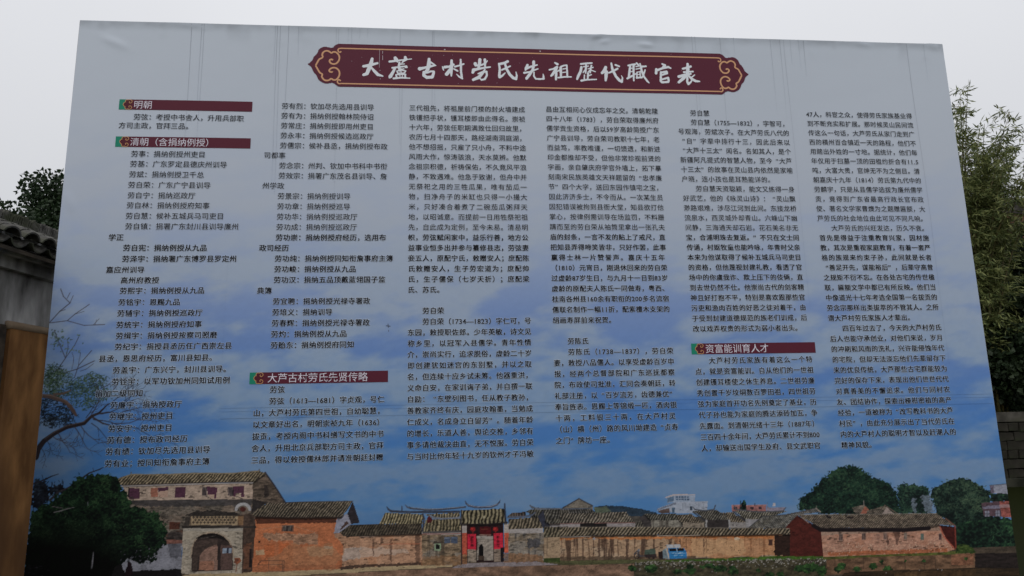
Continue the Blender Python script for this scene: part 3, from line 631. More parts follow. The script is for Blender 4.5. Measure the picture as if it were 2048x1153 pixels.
# gate compound
cv.tiles(B((440, 348), (490, 250), (832, 262), (822, 348)), (100, 92, 72), 4.0, -.3, 15); cv.tiles(B((850, 262), (1155, 248), (1155, 290), (900, 300)), (96, 88, 72), 4, -.2, 16)
cv.line(B((505, 196), (522, 222), (545, 236), (680, 243), (850, 243), (1150, 240)), [1.4, 3.4, 4.6, 4.0, 4.4, 4.4], (46, 50, 62)); cv.line(B((640, 235), (640, 192)), 2, (46, 48, 58))
cv.line(B((670, 180), (690, 200), (720, 210), (840, 222), (950, 222), (1100, 210), (1205, 198)), [1.4, 3, 3.6, 3.6, 3.6, 3.4, 3.2], (58, 62, 74)); cv.line(B((700, 200), (840, 214), (950, 215), (1190, 195)), 1.0, (112, 116, 124))
cv.tiles(B((1580, 280), (1620, 250), (1740, 240), (1745, 290), (1590, 300)), (62, 54, 52), 4, 0, 17); cv.tiles(B((1740, 240), (1790, 218), (2048, 215), (2048, 345), (1950, 345), (1890, 300)), (66, 64, 60), 4, -.4, 18); cv.line(B((1780, 180), (1800, 205), (1850, 215), (2048, 212)), [1.4, 3, 3.4, 2.8], (80, 84, 92))
cv.tiles(B((1590, 305), (1700, 298), (1852, 290), (1898, 388), (1590, 398)), (82, 74, 62), 4.6, -.25, 19); cv.line(B((1585, 292), (1720, 286), (1795, 272), (1832, 244)), [4, 4.2, 3.4, 1.6], (70, 76, 90)); cv.fill(B((1850, 285), (1900, 230), (1915, 300), (1910, 380), (1895, 385)), (40, 42, 52), n=.2)
cv.tiles(B((1905, 378), (2048, 372), (2048, 465), (1905, 465)), (76, 70, 58), 4.6, -.4, 20)
cv.brick(B((1905, 468), (2048, 468), (2048, 668), (1905, 675)), (132, 112, 90), n=.12, streak=.4, seed=9); cv.fill(B((1905, 655), (2048, 650), (2048, 690), (1905, 690)), (46, 56, 28), n=.3)
cv.brick(B((55, 462), (822, 438), (822, 715), (100, 745), (40, 750)), (148, 112, 88), n=.13, seed=7, patch=(152, 104, 74), pa=.6)
cv.fill(B((110, 590), (200, 555), (680, 570), (700, 620), (300, 640), (115, 670)), (158, 138, 124), n=.14, sx=10, sy=6, wob=6, ws=12, a=.75)
cv.fill(B((90, 735), (300, 712), (820, 690), (822, 712), (480, 728), (100, 752)), (48, 36, 32), n=.3, wob=2.5, a=.8)
for x, y0, y1, w in [(542, 480, 690, 12), (385, 490, 640, 8), (780, 440, 690, 24), (460, 480, 520, 14)]: cv.fill(B((x-w, y0), (x+w, y0), (x+w*.7, y1), (x-w*.7, y1)), (66, 48, 40), n=.4, wob=2, a=.6)
cv.line(B((450, 530), (800, 525)), 1.4, (150, 76, 52), a=.7)
cv.tiles(B((55, 462), (130, 360), (480, 350), (820, 345), (818, 436), (300, 455)), (60, 53, 45), 3.8, -.5, 22, contrast=.3); cv.line(B((55, 465), (818, 438)), 1.8, (30, 25, 24)); cv.line(B((60, 471), (400, 462)), 1.4, (124, 106, 96))
cv.brick(B((820, 435), (1172, 430), (1172, 715), (820, 718)), (108, 92, 74), n=.3, seed=10, streak=.5, patch=(116, 112, 108), pa=.5)
cv.fill(B((820, 640), (1172, 630), (1172, 715), (820, 718)), (118, 80, 50), n=.3, a=.45, wob=5)
cv.fill(B((820, 412), (1172, 402), (1172, 448), (820, 442)), (130, 124, 122), n=.12); cv.line(B((820, 440), (1172, 432)), 1.2, (120, 66, 58))
cv.tiles(B((852, 312), (1165, 302), (1166, 405), (825, 415)), (92, 84, 66), 4.6, -.1, 23); cv.line(B((890, 275), (925, 295), (1000, 302), (1160, 292)), [4, 4.6, 3.6, 3.2], (92, 98, 110)); cv.line(B((825, 262), (838, 300), (825, 412)), 3.2, (48, 48, 56)); cv.fill(B((862, 300), (885, 275), (912, 310), (905, 335), (865, 340)), (66, 24, 26), n=.2)
for x0, x1 in [(1016, 1073), (1078, 1135)]: cv.fill(rz(B, x0, 462, x1, 521), (62, 70, 86), n=.1); cv.line(B((x0+6, 474), (x1-6, 474)), .9, (104, 110, 120))
cv.fill(rz(B, 932, 522, 986, 588), (108, 122, 100), n=.1); cv.fill(rz(B, 942, 532, 976, 572), (18, 18, 18)); cv.fill(B((915, 512), (990, 512), (985, 524), (920, 524)), (52, 46, 42))
cv.fill(rz(B, 1165, 240, 1185, 710), (46, 36, 36), n=.2)
cv.fill(rz(B, 1216, 340, 1545, 690), (30, 18, 20), n=.3)
cv.fill(rz(B, 1176, 350, 1219, 430), (140, 132, 128), n=.12); cv.fill(rz(B, 1178, 430, 1219, 622), (158, 66, 48), n=.12); cv.fill(rz(B, 1548, 345, 1588, 430), (144, 136, 130), n=.1); cv.fill(rz(B, 1551, 428, 1589, 606), (164, 72, 50), n=.12)
cv.brick(rz(B, 1176, 622, 1219, 705), (128, 90, 64), n=.3); cv.brick(rz(B, 1226, 575, 1300, 690), (122, 110, 98), n=.2, seed=3); cv.brick(rz(B, 1458, 572, 1520, 685), (118, 104, 92), n=.2, seed=4)
cv.fill(rz(B, 1225, 440, 1301, 576), (168, 24, 44), n=.06); cv.fill(rz(B, 1459, 430, 1541, 573), (172, 26, 46), n=.06)
for x in (1263, 1496):
    for y in (468, 502, 536):
        for q in range(4): cv.line(B((x-12+r5.uniform(-3, 3), y-10+q*7), (x+12+r5.uniform(-3, 3), y-10+q*7+r5.uniform(-2, 2))), .9, (52, 10, 18), a=.8)
        cv.line(B((x, y-13), (x+r5.uniform(-4, 4), y+14)), 1.0, (52, 10, 18), a=.8)
for x in (1272, 1474): cv.disc(*B((x, 395))[0], 5.4, (116, 22, 24), 4.8); cv.disc(*B((x-5, 390))[0], 2.4, (150, 34, 30), 2); cv.line(B((x, 415), (x, 440)), 1.2, (120, 30, 26))
cv.brick(rz(B, 1310, 455, 1452, 672), (118, 110, 102), n=.18, seed=5); cv.fill(rz(B, 1308, 455, 1450, 480), (132, 124, 118), n=.1)
cv.fill(rz(B, 1332, 375, 1432, 455), (64, 14, 18), n=.2); cv.line(B((1330, 446), (1432, 446)), 1.6, (118, 104, 92)); cv.line(B((1350, 395), (1415, 395)), 1.2, (120, 84, 50), a=.5)
cv.fill(B((1325, 632), (1325, 555), (1335, 535), (1347, 528), (1358, 535), (1368, 555), (1368, 632)), (10, 9, 10)); cv.fill(B((1318, 630), (1375, 630), (1375, 672), (1318, 672)), (52, 42, 36), n=.3)
cv.fill(rz(B, 1518, 560, 1550, 680), (22, 18, 22), n=.2)
cv.tiles(B((1170, 228), (1550, 212), (1578, 335), (1400, 350), (1165, 350)), (82, 76, 60), 5.4, -.08, 24, contrast=.6); cv.line(B((1168, 350), (1400, 352), (1578, 336)), [2.4, 2.6, 2.4], (26, 22, 22)); cv.fill(B((1360, 275), (1380, 275), (1378, 300), (1362, 300)), (128, 120, 100))
cv.line(B((1204, 144), (1212, 166), (1235, 186), (1290, 198), (1350, 202), (1440, 195), (1485, 178), (1506, 158), (1515, 138)), [1.4, 3.0, 3.6, 4.2, 4.2, 4.2, 3.6, 2.8, 1.2], (56, 60, 74)); cv.line(B((1225, 176), (1290, 194), (1350, 197), (1440, 190), (1490, 170)), 1.1, (116, 118, 128))
cv.line(B((1555, 168), (1562, 330)), [2.4, 4.2], (40, 42, 52)); cv.line(B((1170, 228), (1166, 350)), 2.4, (40, 40, 48))
cv.brick(B((1588, 430), (1902, 420), (1902, 680), (1590, 690)), (108, 96, 82), n=.25, seed=11, streak=.6, dark=(40, 40, 44), patch=(112, 110, 108), pa=.5); cv.fill(B((1588, 395), (1898, 386), (1898, 428), (1588, 434)), (134, 128, 126), n=.12)
cv.fill(B((1550, 610), (1902, 625), (1902, 685), (1548, 690)), (112, 76, 50), n=.35, a=.6, wob=4)
cv.fill(B((1750, 475), (1860, 480), (1870, 560), (1760, 560)), (44, 46, 54), n=.5, sx=3, sy=8, a=.65, wob=4, ws=6)
# orange house
cv.fill(A((560, 420), (1200, 400), (1200, 560), (560, 560)), (58, 52, 48), n=.3)
cv.fill(A((1190, 470), (1860, 475), (1850, 620), (1915, 640), (1900, 892), (1165, 920)), (156, 88, 54), n=.13, sx=16, sy=12, seed=2)
cv.brick(A((1250, 605), (1420, 600), (1700, 610), (1705, 700), (1480, 690), (1260, 650)), (134, 100, 78), n=.25, seed=12, wob=4)
cv.fill(A((1190, 738), (1262, 736), (1262, 780), (1195, 778)), (150, 128, 100), wob=2, a=.85); cv.fill(A((1620, 715), (1740, 722), (1830, 705), (1832, 785), (1625, 792)), (154, 122, 92), n=.14, wob=4, a=.7); cv.fill(A((1755, 705), (1822, 712), (1818, 732), (1757, 730)), (160, 142, 124), wob=1)
cv.fill(A((1380, 660), (1500, 660), (1500, 880), (1385, 880)), (160, 78, 40), n=.12, a=.6); cv.fill(A((1265, 695), (1350, 690), (1345, 795), (1268, 795)), (162, 82, 44), n=.1, a=.6)
cv.fill(A((1480, 700), (1830, 700), (1900, 800), (1860, 890), (1300, 900), (1290, 800)), (134, 98, 70), n=.14, sx=9, sy=9, a=.5, wob=9, ws=18)
cv.fill(A((1192, 468), (1860, 474), (1852, 516), (1196, 524)), (58, 34, 27), n=.2, a=.85, wob=1.2)
cv.fill(A((1828, 590), (1880, 596), (1935, 645), (1845, 640)), (120, 92, 74), n=.15)
cv.fill(A((1170, 870), (1900, 855), (1900, 895), (1165, 922)), (128, 76, 50), n=.25, a=.55, wob=3)
cv.fill(rz(A, 1405, 535, 1505, 588), (96, 66, 54)); cv.fill(rz(A, 1416, 540, 1494, 584), (34, 28, 28))
for x in range(1424, 1494, 13): cv.line(A((x, 540), (x, 584)), .9, (112, 104, 98))
cv.line(A((1095, 577), (1240, 570), (1480, 535), (1700, 600)), .7, (150, 130, 112), a=.6); cv.fill(rz(A, 1216, 665, 1234, 682), (36, 26, 24))
cv.line(A((1210, 862), (1240, 828), (1425, 826), (1425, 915), (1412, 915), (1412, 830)), 1.2, (58, 46, 42)); cv.line(A((1212, 862), (1410, 856)), 1.1, (66, 52, 46)); cv.line(A((1300, 830), (1302, 915), (1410, 914)), 1.1, (70, 56, 48))
cv.fill(A((1860, 475), (1945, 440), (1976, 528), (1870, 602), (1835, 600)), (118, 118, 130), n=.1); cv.fill(A((1918, 520), (1940, 495), (1958, 520), (1900, 570), (1880, 580)), (62, 46, 42), wob=2)
cv.fill(A((1988, 340), (2046, 516), (1975, 528), (1945, 440)), (38, 34, 38), n=.2)
cv.brick(A((1850, 628), (2048, 632), (2048, 890), (1898, 892), (1910, 700)), (144, 108, 84), n=.12, seed=13); cv.fill(A((1915, 730), (2048, 715), (2048, 810), (1905, 830)), (148, 138, 132), n=.2, wob=4, a=.7); cv.fill(A((1870, 885), (1960, 868), (2048, 862), (2048, 885), (1890, 902)), (46, 36, 32), wob=2, a=.8)
cv.tiles(A((1150, 455), (1215, 400), (1290, 352), (1990, 338), (1950, 400), (1900, 470), (1500, 476), (1160, 466)), (74, 67, 58), 4.0, -.75, 25, contrast=.45); cv.line(A((1155, 466), (1500, 476), (1900, 472)), 2.2, (34, 26, 24)); cv.line(A((1290, 352), (1990, 338)), 1.4, (58, 54, 52))
# the tall house on the left and its gate
cv.brick(A((60, 325), (1168, 312), (1168, 440), (1000, 470), (620, 470), (600, 560), (600, 660), (60, 690), (60, 500)), (82, 75, 68), n=.35, seed=14, row=2.2, patch=(112, 96, 84), pa=.55)
cv.fill(A((100, 325), (1168, 312), (1168, 372), (600, 385), (240, 380)), (52, 50, 52), n=.3, sx=12, sy=4, a=.75, wob=3)
cv.fill(A((1168, 300), (1300, 345), (1160, 435)), (40, 36, 36), n=.3)
cv.brick(A((100, 205), (1170, 185), (1170, 322), (150, 332)), (150, 132, 118), n=.14, seed=15, row=2.3)
cv.brick(A((1170, 182), (1275, 108), (1435, 352), (1360, 358), (1290, 350), (1168, 322)), (74, 64, 56), n=.3, seed=16); cv.fill(A((1265, 210), (1295, 205), (1300, 290), (1275, 318), (1262, 290)), (44, 38, 36), wob=2)
cv.line(A((1272, 104), (1350, 215), (1437, 352)), 3.0, (42, 40, 46))
cv.tiles(A((45, 165), (100, 140), (175, 122), (690, 112), (1100, 108), (1225, 92), (1278, 108), (1172, 182), (700, 190), (100, 212)), (96, 86, 70), 4.6, -.9, 26, contrast=.4)
cv.line(A((60, 160), (175, 120), (420, 124), (690, 110), (1000, 112), (1222, 92)), [2, 2.4, 2, 2.2, 2.2, 2.6], (112, 100, 80)); cv.line(A((1225, 92), (1224, 78)), 1.6, (70, 66, 62)); cv.line(A((172, 122), (174, 102)), 1.6, (96, 92, 78))
cv.line(A((95, 208), (700, 190), (1170, 180)), 1.8, (40, 34, 34)); cv.line(A((95, 217), (700, 199), (1170, 189)), 2.2, (142, 136, 134))
pw = (66, 40, 54)
for P in [rz(A, 158, 232, 243, 322), A((393, 232), (477, 222), (477, 250), (395, 262)), A((533, 224), (618, 221), (614, 312), (531, 310)), A((793, 218), (882, 226), (868, 318), (852, 316), (855, 290), (800, 284)), A((1012, 216), (1100, 214), (1100, 305), (1072, 305), (1075, 275), (1030, 275), (1028, 304), (1012, 304))]: cv.fill(P, pw, n=.1, sx=3, sy=10)
cv.fill(rz(A, 148, 232, 160, 310), (34, 26, 30)); cv.fill(rz(A, 334, 232, 392, 305), (132, 84, 68), n=.2); cv.fill(A((396, 262), (474, 252), (474, 305), (398, 308)), (150, 124, 110), n=.06)
for x0, x1 in [(755, 795), (966, 1012)]:
    cv.fill(rz(A, x0, 222, x1, 295), (34, 28, 32))
    for x in range(x0+6, x1, 10): cv.line(A((x, 222), (x, 295)), .8, (110, 100, 96))
cv.line(A((785, 298), (850, 330)), 1.3, (40, 36, 38)); cv.line(A((1030, 298), (1085, 318)), 1.3, (40, 36, 38)); cv.fill(rz(A, 812, 285, 852, 312), (146, 124, 110), n=.06)
cv.fill(A((20, 680), (590, 668), (585, 905), (20, 960)), (112, 112, 120), n=.2, sx=14, sy=18, seed=5); cv.fill(A((470, 680), (590, 672), (585, 800), (500, 800)), (64, 64, 70), n=.4, sx=5, sy=16, a=.7, wob=4); cv.fill(A((460, 655), (590, 650), (590, 685), (462, 690)), (104, 70, 62), n=.2); cv.fill(A((150, 910), (590, 895), (590, 960), (100, 960)), (24, 22, 24), n=.3, wob=2)
cv.fill(rz(A, 485, 510, 572, 572), (70, 42, 34), n=.3, sx=2, sy=6); cv.line(A((478, 506), (580, 503)), 1.8, (112, 100, 92))
cv.brick(A((455, 600), (598, 575), (598, 655), (465, 655)), (52, 46, 44), n=.4, seed=17, patch=(110, 70, 54), pa=.5)
cv.fill(A((610, 455), (700, 425), (840, 410), (900, 425), (1045, 430), (1045, 462), (615, 462)), (40, 36, 34), n=.4, wob=3)
cv.fill(rz(A, 655, 458, 1050, 535), (134, 116, 92), n=.12); cv.line(A((655, 460), (1050, 456)), 2.0, (40, 36, 34)); cv.line(A((660, 458), (660, 535)), 1.6, (60, 50, 44))
for j in range(3):
    for i in range(12):
        x = 684+i*30+(15 if j % 2 else 0); y = 472+j*21
        if x < 1035: cv.line(A((x-9, y), (x+9, y)), 1.6, (40, 34, 32)); cv.line(A((x, y-9), (x, y+9)), 1.6, (40, 34, 32))
cv.fill(A((1048, 455), (1150, 440), (1190, 470), (1190, 560), (1048, 540)), (62, 50, 44), n=.4, wob=2); cv.fill(A((1050, 462), (1092, 458), (1092, 535), (1050, 535)), (120, 90, 62), n=.2, a=.7)
arc = [(486+13.5*math.cos(t/12*3.1416), 1019.5-11*math.sin(t/12*3.1416)) for t in range(13)]
cv.line([(486+15.5*math.cos(t/12*3.1416), 1019.5-13.5*math.sin(t/12*3.1416)) for t in range(13)], 3, (38, 36, 40)); cv.line(arc, 6, (140, 138, 140)); cv.disc(486, 1019, 6, (64, 32, 28), 4.6)
cv.brick(A((598, 560), (1092, 556), (1090, 930), (585, 935)), (136, 127, 115), n=.2, seed=18, row=2.3, patch=(142, 132, 118), pa=.5)
cv.fill(A((590, 542), (1195, 545), (1195, 558), (1090, 566), (590, 562)), (40, 36, 34), n=.3); cv.fill(A((600, 562), (1092, 558), (1092, 582), (600, 586)), (134, 128, 120), n=.12, a=.8)
cv.fill(A((1090, 560), (1195, 552), (1180, 680), (1165, 918), (1078, 930)), (58, 46, 40), n=.4, sx=5, sy=9); cv.fill(A((1100, 690), (1160, 680), (1150, 900), (1095, 900)), (112, 68, 48), n=.3, a=.5, wob=4); cv.fill(A((1140, 735), (1160, 725), (1160, 880), (1138, 880)), (30, 24, 24), wob=1)
ar = [(668, 915), (668, 790), (676, 720), (700, 665), (745, 622), (800, 604), (835, 600), (880, 606), (935, 630), (975, 672), (998, 725), (1006, 790), (1006, 905)]
cv.line(A(*ar[1:-1]), 5.5, (136, 120, 104), a=.8)
cv.fill(A(*ar), (46, 38, 36), n=.25); cv.fill(A((735, 780), (770, 740), (860, 690), (880, 700), (885, 905), (730, 905)), (124, 96, 84), n=.15, a=.85); cv.fill(A((690, 670), (880, 650), (880, 690), (780, 730), (720, 800), (710, 905), (676, 905), (676, 740)), (58, 48, 44), n=.25)
cv.fill(A((735, 830), (850, 830), (850, 905), (725, 905)), (140, 92, 70), n=.15, a=.6); cv.fill(rz(A, 905, 700, 1000, 900), (74, 58, 54), n=.15, sx=2, sy=10); cv.fill(rz(A, 880, 690, 906, 905), (40, 33, 32)); cv.fill(rz(A, 922, 724, 996, 766), (118, 128, 142), n=.15); cv.fill(rz(A, 956, 720, 974, 766), (40, 42, 54))
cv.fill(A((690, 650), (760, 610), (835, 602), (920, 622), (980, 680), (880, 640), (780, 640)), (22, 18, 18), n=.2); cv.line(A((735, 645), (870, 622)), .8, (104, 98, 92), a=.7)
cv.leaves(A((1020, 800), (1060, 800), (1075, 830), (1040, 860), (1015, 840)), (116, 66, 44), hi=(140, 84, 56), lo=(90, 52, 40), wob=2); cv.line(A((1042, 850), (1030, 920)), 1.6, (100, 60, 44))
# dark tree at the left foot
cv.fill(E_((640, 1000), (940, 1010), (1000, 1120), (1500, 1085), (1500, 1400), (600, 1400)), (18, 16, 17), n=.3, wob=3)
tree_poly = E_((60, 560), (90, 500), (240, 430), (330, 350), (440, 270), (500, 190), (640, 150), (820, 145), (890, 170), (960, 260), (1050, 420), (1040, 480), (1120, 470), (1200, 500), (1300, 530), (1370, 600), (1400, 720), (1380, 830), (1310, 900), (1280, 1010), (1150, 1020), (1060, 980), (960, 1010), (900, 1060), (820, 1200), (780, 1450), (-40, 1450), (0, 900))
for P in [[(80, 260), (120, 210), (200, 200), (250, 280), (240, 420), (140, 480), (60, 470)], [(240, 280), (300, 235), (370, 240), (390, 290), (340, 340), (270, 330)]]:
    cv.leaves(E_(*P), (20, 24, 32), hi=(38, 48, 58), lo=(10, 11, 16), wob=9, ws=5, seed=21, big=12)
cv.line(E_((560, 185), (640, 130), (740, 95), (780, 70)), [3, 2.6, 2, 1.4], (34, 30, 34)); cv.line(E_((680, 105), (670, 62)), 1, (40, 38, 44)); cv.line(E_((250, 400), (330, 320), (430, 280), (500, 230)), [4.4, 4, 3.6, 2.5], (40, 36, 40)); cv.line(E_((80, 240), (190, 200), (260, 165), (335, 140)), [2.4, 3, 2.2, 1], (30, 30, 38)); cv.line(E_((180, 195), (170, 150)), 1, (36, 36, 44)); cv.line(E_((240, 400), (235, 370), (260, 350)), 1.4, (44, 42, 46))
rt = random.Random(8)
for _ in range(60):
    x, y = rt.uniform(70, 380), rt.uniform(200, 470); cv.line(E_((x, y), (x+rt.uniform(-14, 14), y+rt.uniform(10, 46))), [1.4, .6], rt.choice([(16, 18, 26), (26, 30, 40), (12, 12, 18)]), a=.8)
cv.leaves(tree_poly, (18, 36, 22), hi=(38, 60, 38), lo=(6, 11, 10), wob=9, ws=6, seed=22, big=26)
cv.dabs([p for p in tree_poly], 5200, [(5, 9, 9), (11, 20, 14), (19, 37, 22), (30, 50, 30), (46, 68, 42)], 5, spread=4)
m = cv.inside(tree_poly, 9, 6); dkf = sstep(1000, 1110, cv.Y)*sstep(300, 150, cv.X)*.75 + sstep(1070, 1150, cv.Y)*.55
cv.C[m] = cv.C[m]*(1-np.clip(dkf[m], 0, .88))[:, None]
cv.line(E_((270, 462), (380, 480)), 1.4, (84, 78, 80)); cv.line(E_((290, 520), (360, 505), (420, 485), (490, 470)), [1.8, 2.2, 1.8, 1], (92, 88, 90)); cv.line(E_((678, 915), (672, 1000), (663, 1075)), [1.4, 2.4, 1.6], (108, 106, 112)); cv.line(E_((625, 420), (625, 455)), 1.2, (100, 100, 108))
for _ in range(26):
    x, y = rt.uniform(940, 1290), rt.uniform(880, 1010); cv.disc(*E_((x, y))[0], rt.uniform(.7, 1.6), rt.choice([(84, 84, 92), (60, 60, 66)]), 1.0)
for _ in range(18):
    x, y = rt.uniform(30, 260), rt.uniform(1050, 1200); cv.line(E_((x, y), (x+25, y-3)), .9, (44, 40, 48), a=.7)
cv.fill(E_((1010, 1060), (1020, 1015), (1040, 1005), (1055, 1020), (1066, 1080), (1066, 1140), (990, 1150), (995, 1090)), (24, 14, 18))
cv.grade()
cv.build('printed_village', 0.0010)

# ---------------------------------------------------------------- stains and seams (thin strips printed/dried onto the sheet)
def strip(name, pts, w, col, layer):
    """ribbon through board points (x,z) of width w (or list), one mesh"""
    pts = np.asarray(pts, float); d = np.gradient(pts, axis=0); d /= np.linalg.norm(d, axis=1)[:, None]+1e-9
    nrm = np.stack([-d[:, 1], d[:, 0]], -1); w = np.broadcast_to(np.asarray(w, float), (len(pts),))[:, None]
    L = pts+nrm*w/2; R = pts-nrm*w/2
    V2 = np.empty((len(pts)*2, 2)); V2[0::2] = L; V2[1::2] = R
    i = np.arange(len(pts)-1)*2
    return b2w(V2[:, 0], V2[:, 1], layer), np.stack([i, i+1, i+3, i+2], -1), V2
for (x, y0, y1, w, k) in [(384.7, 48, 290, 4, .80), (405, 48, 205, 4, .82), (408.6, 48, 290, 3, .82), (551, 52, 150, 3, .9), (556, 52, 370, 4, .84), (562, 52, 390, 4, .88), (577, 52, 340, 4, .86), (598, 54, 110, 3, .9),
                          (673, 58, 130, 4, .9), (677, 58, 480, 3, .9), (696, 58, 85, 3, .9), (703, 58, 110, 3, .9), (801, 60, 290, 4, .88), (804, 140, 330, 4, .9), (865, 62, 480, 4, .86), (869, 62, 340, 3, .9), (1383, 74, 430, 4, .88), (1389, 74, 300, 3, .88),
                          (1439, 76, 420, 4, .86), (1467, 76, 120, 3, .88), (1539.5, 80, 230, 4, .88), (1558, 80, 240, 4, .86), (1567, 80, 620, 4, .9), (1580, 80, 130, 3, .88), (1595, 80, 140, 3, .88), (1606, 82, 155, 5, .82),
                          (1813, 88, 730, 5, .86), (1846, 90, 160, 3, .9), (720, 58, 80, 3, .9), (735, 58, 76, 3, .9)]:
    xb, zt_ = px2b(x, y0); zb_ = px2b(x, y1)[1]
    n = max(3, int((zt_-zb_)/.06)); zz = np.linspace(zt_, zb_, n); xx = xb + .004*np.sin(zz*3+x)
    V, Fq, V2 = strip('s', np.stack([xx, zz], -1), np.linspace(w, w*.5, n)*.001, None, .0014)
    px_, py_ = b2px(V2[:, 0], V2[:, 1])
    fade = np.repeat(np.linspace(k, .97, n), 2)[:, None]
    bchild('dirt_streak', V, Fq, ink(sky_print(px_, py_))*fade**2)
for (p, q, w, k) in [((440, 841), (2000, 804), .005, .90), ((440, 819), (1990, 786), .004, .95), ((440, 826), (1990, 792), .004, 1.04)]:
    (xa, za), (xb, zb2) = px2b(*p), px2b(*q); xx = np.linspace(max(xa, BX0+.01), min(xb, BX1-.01), 90); zz = np.interp(xx, [xa, xb], [za, zb2])*0+ (za+zb2)/2
    V, Fq, V2 = strip('s', np.stack([xx, zz], -1), w, None, .0014)
    px_, py_ = b2px(V2[:, 0], V2[:, 1]); bchild('vinyl_seam', V, Fq, ink(sky_print(px_, py_))*k)

for (p, q, w) in [((772, 652), (781, 653), .006), ((776, 648), (777, 656), .005), ((777, 660), (777.5, 664), .004)]:
    P2 = np.array([[float(v) for v in px2b(*p)], [float(v) for v in px2b(*q)]]); V, Fq, V2 = strip('s', P2, w, None, .0016); bchild('dirt_spot', V, Fq, np.repeat(ink((60, 66, 78))[None, :], len(V), 0))

# ---------------------------------------------------------------- title plaque
MAROON = (72, 32, 44); TAN = (168, 128, 98); WHITE = (180, 184, 192)
def catmull(P, k=6):
    P = [np.asarray(p, float) for p in P]; out = []
    for i in range(len(P)-1):
        p0 = P[max(i-1, 0)]; p1 = P[i]; p2 = P[i+1]; p3 = P[min(i+2, len(P)-1)]
        for j in range(k):
            t = j/k; out.append(.5*((2*p1)+(-p0+p2)*t+(2*p0-5*p1+4*p2-p3)*t*t+(-p0+3*p1-3*p2+p3)*t**3))
    out.append(P[-1]); return np.asarray(out)
def raster_runs(mask_fn, x0, x1, z0, z1, cell, split, layer):
    nx = int((x1-x0)/cell)+1; nz = int((z1-z0)/cell)+1
    xs = x0+(np.arange(nx)+.5)*cell; zs = z0+(np.arange(nz)+.5)*cell
    gx, gz = np.meshgrid(xs, zs); M = mask_fn(gx, gz); V = []; Fq = []
    for j in range(nz):
        r = M[j].astype(np.int8); d = np.diff(np.concatenate([[0], r, [0]])); st = np.where(d == 1)[0]; en = np.where(d == -1)[0]
        for a, b in zip(st, en):
            n = max(1, int(math.ceil((b-a)*cell/split)))
            for q in range(n):
                u0 = x0+(a+(b-a)*q/n)*cell; u1 = x0+(a+(b-a)*(q+1)/n)*cell; k = len(V)
                V += [(u0, z0+j*cell), (u1, z0+j*cell), (u1, z0+(j+1)*cell), (u0, z0+(j+1)*cell)]; Fq.append((k, k+1, k+2, k+3))
    V = np.asarray(V); return b2w(V[:, 0], V[:, 1], layer), np.asarray(Fq)
def pip(P):
    P = np.asarray(P, float)
    def f(x, y):
        ins = np.zeros(x.shape, bool)
        for i in range(len(P)):
            ax, ay = P[i]; bx, by = P[(i+1) % len(P)]
            if ay == by: continue
            ins ^= ((ay > y) != (by > y)) & (x < (bx-ax)*(y-ay)/(by-ay)+ax)
        return ins
    return f
def strokes_mask(S):
    def f(x, y):
        M = np.zeros(x.shape, bool)
        for st in S:
            for (ax, ay, aw), (bx, by, bw) in zip(st[:-1], st[1:]):
                r = max(aw, bw); sel = (x > min(ax, bx)-r) & (x < max(ax, bx)+r) & (y > min(ay, by)-r) & (y < max(ay, by)+r)
                X, Y = x[sel], y[sel]; dx, dy = bx-ax, by-ay
                t = np.clip(((X-ax)*dx+(Y-ay)*dy)/(dx*dx+dy*dy+1e-12), 0, 1)
                M[sel] |= np.hypot(X-ax-t*dx, Y-ay-t*dy) < (aw*(1-t)+bw*t)/2
        return M
    return f
def c_of(c, n): return np.repeat(ink(c)[None, :], n, 0)
Z8 = lambda P: [tuple(float(v) for v in px2b(600+x/6.827, 80+y/6.827)) for x, y in P]
tipL = px2b(615, 128.8); tipR = px2b(1498, 151.3); PCX = float(tipL[0]+tipR[0])/2; PCZ = float(tipL[1]+tipR[1])/2
topo = Z8([(103, 333), (160, 295), (190, 235), (235, 190), (260, 135), (310, 105), (350, 100), (400, 110), (450, 110), (480, 80), (525, 63)])
boto = Z8([(103, 333), (155, 375), (185, 440), (225, 485), (250, 540), (300, 580), (360, 600), (430, 590), (470, 600), (500, 625), (530, 642)])
mir = lambda P: [(2*PCX-x, z) for x, z in P]
zT = float(topo[-1][1]+px2b(1436, 108.2)[1])/2; zB = float(boto[-1][1]+px2b(1450, 190)[1])/2
topo = [(x, z+(zT-topo[-1][1])*i/10) for i, (x, z) in enumerate(topo)]; boto = [(x, z+(zB-boto[-1][1])*i/10) for i, (x, z) in enumerate(boto)]
tl = catmull(topo, 5); bl_ = catmull(boto, 5)
outline = [tuple(p) for p in tl] + mir(tl[::-1]) + mir(bl_) + [tuple(p) for p in bl_[::-1]]
xa, za = np.min(outline, 0); xb, zb3 = np.max(outline, 0)
V, Fq = raster_runs(pip(outline), xa, xb, za, zb3, .004, .12, .0022)
plaque = bchild('title_plaque', V, Fq, c_of(MAROON, len(V)))
plaque['label'] = 'dark maroon title plaque with lobed ends and tan scroll border'
upper = Z8([(215, 355), (240, 310), (265, 270), (310, 245), (305, 205), (325, 170), (365, 155), (400, 165), (430, 185), (455, 172), (490, 175), (525, 205), (540, 245), (530, 290), (500, 325), (460, 335), (425, 325), (405, 300), (410, 280), (435, 272), (450, 285)])
lower = Z8([(215, 355), (240, 400), (270, 450), (305, 475), (300, 510), (330, 550), (370, 560), (405, 550), (425, 535), (455, 550), (490, 550), (520, 525), (540, 480), (535, 430), (500, 395), (460, 385), (425, 395), (400, 420), (410, 440), (435, 445), (445, 435)])
curlT = Z8([(562, 160), (552, 175), (530, 170), (520, 150), (530, 128), (560, 122), (600, 122.5)]); curlB = Z8([(556, 570), (535, 550), (515, 565), (515, 590), (535, 605), (565, 603), (600, 604)])
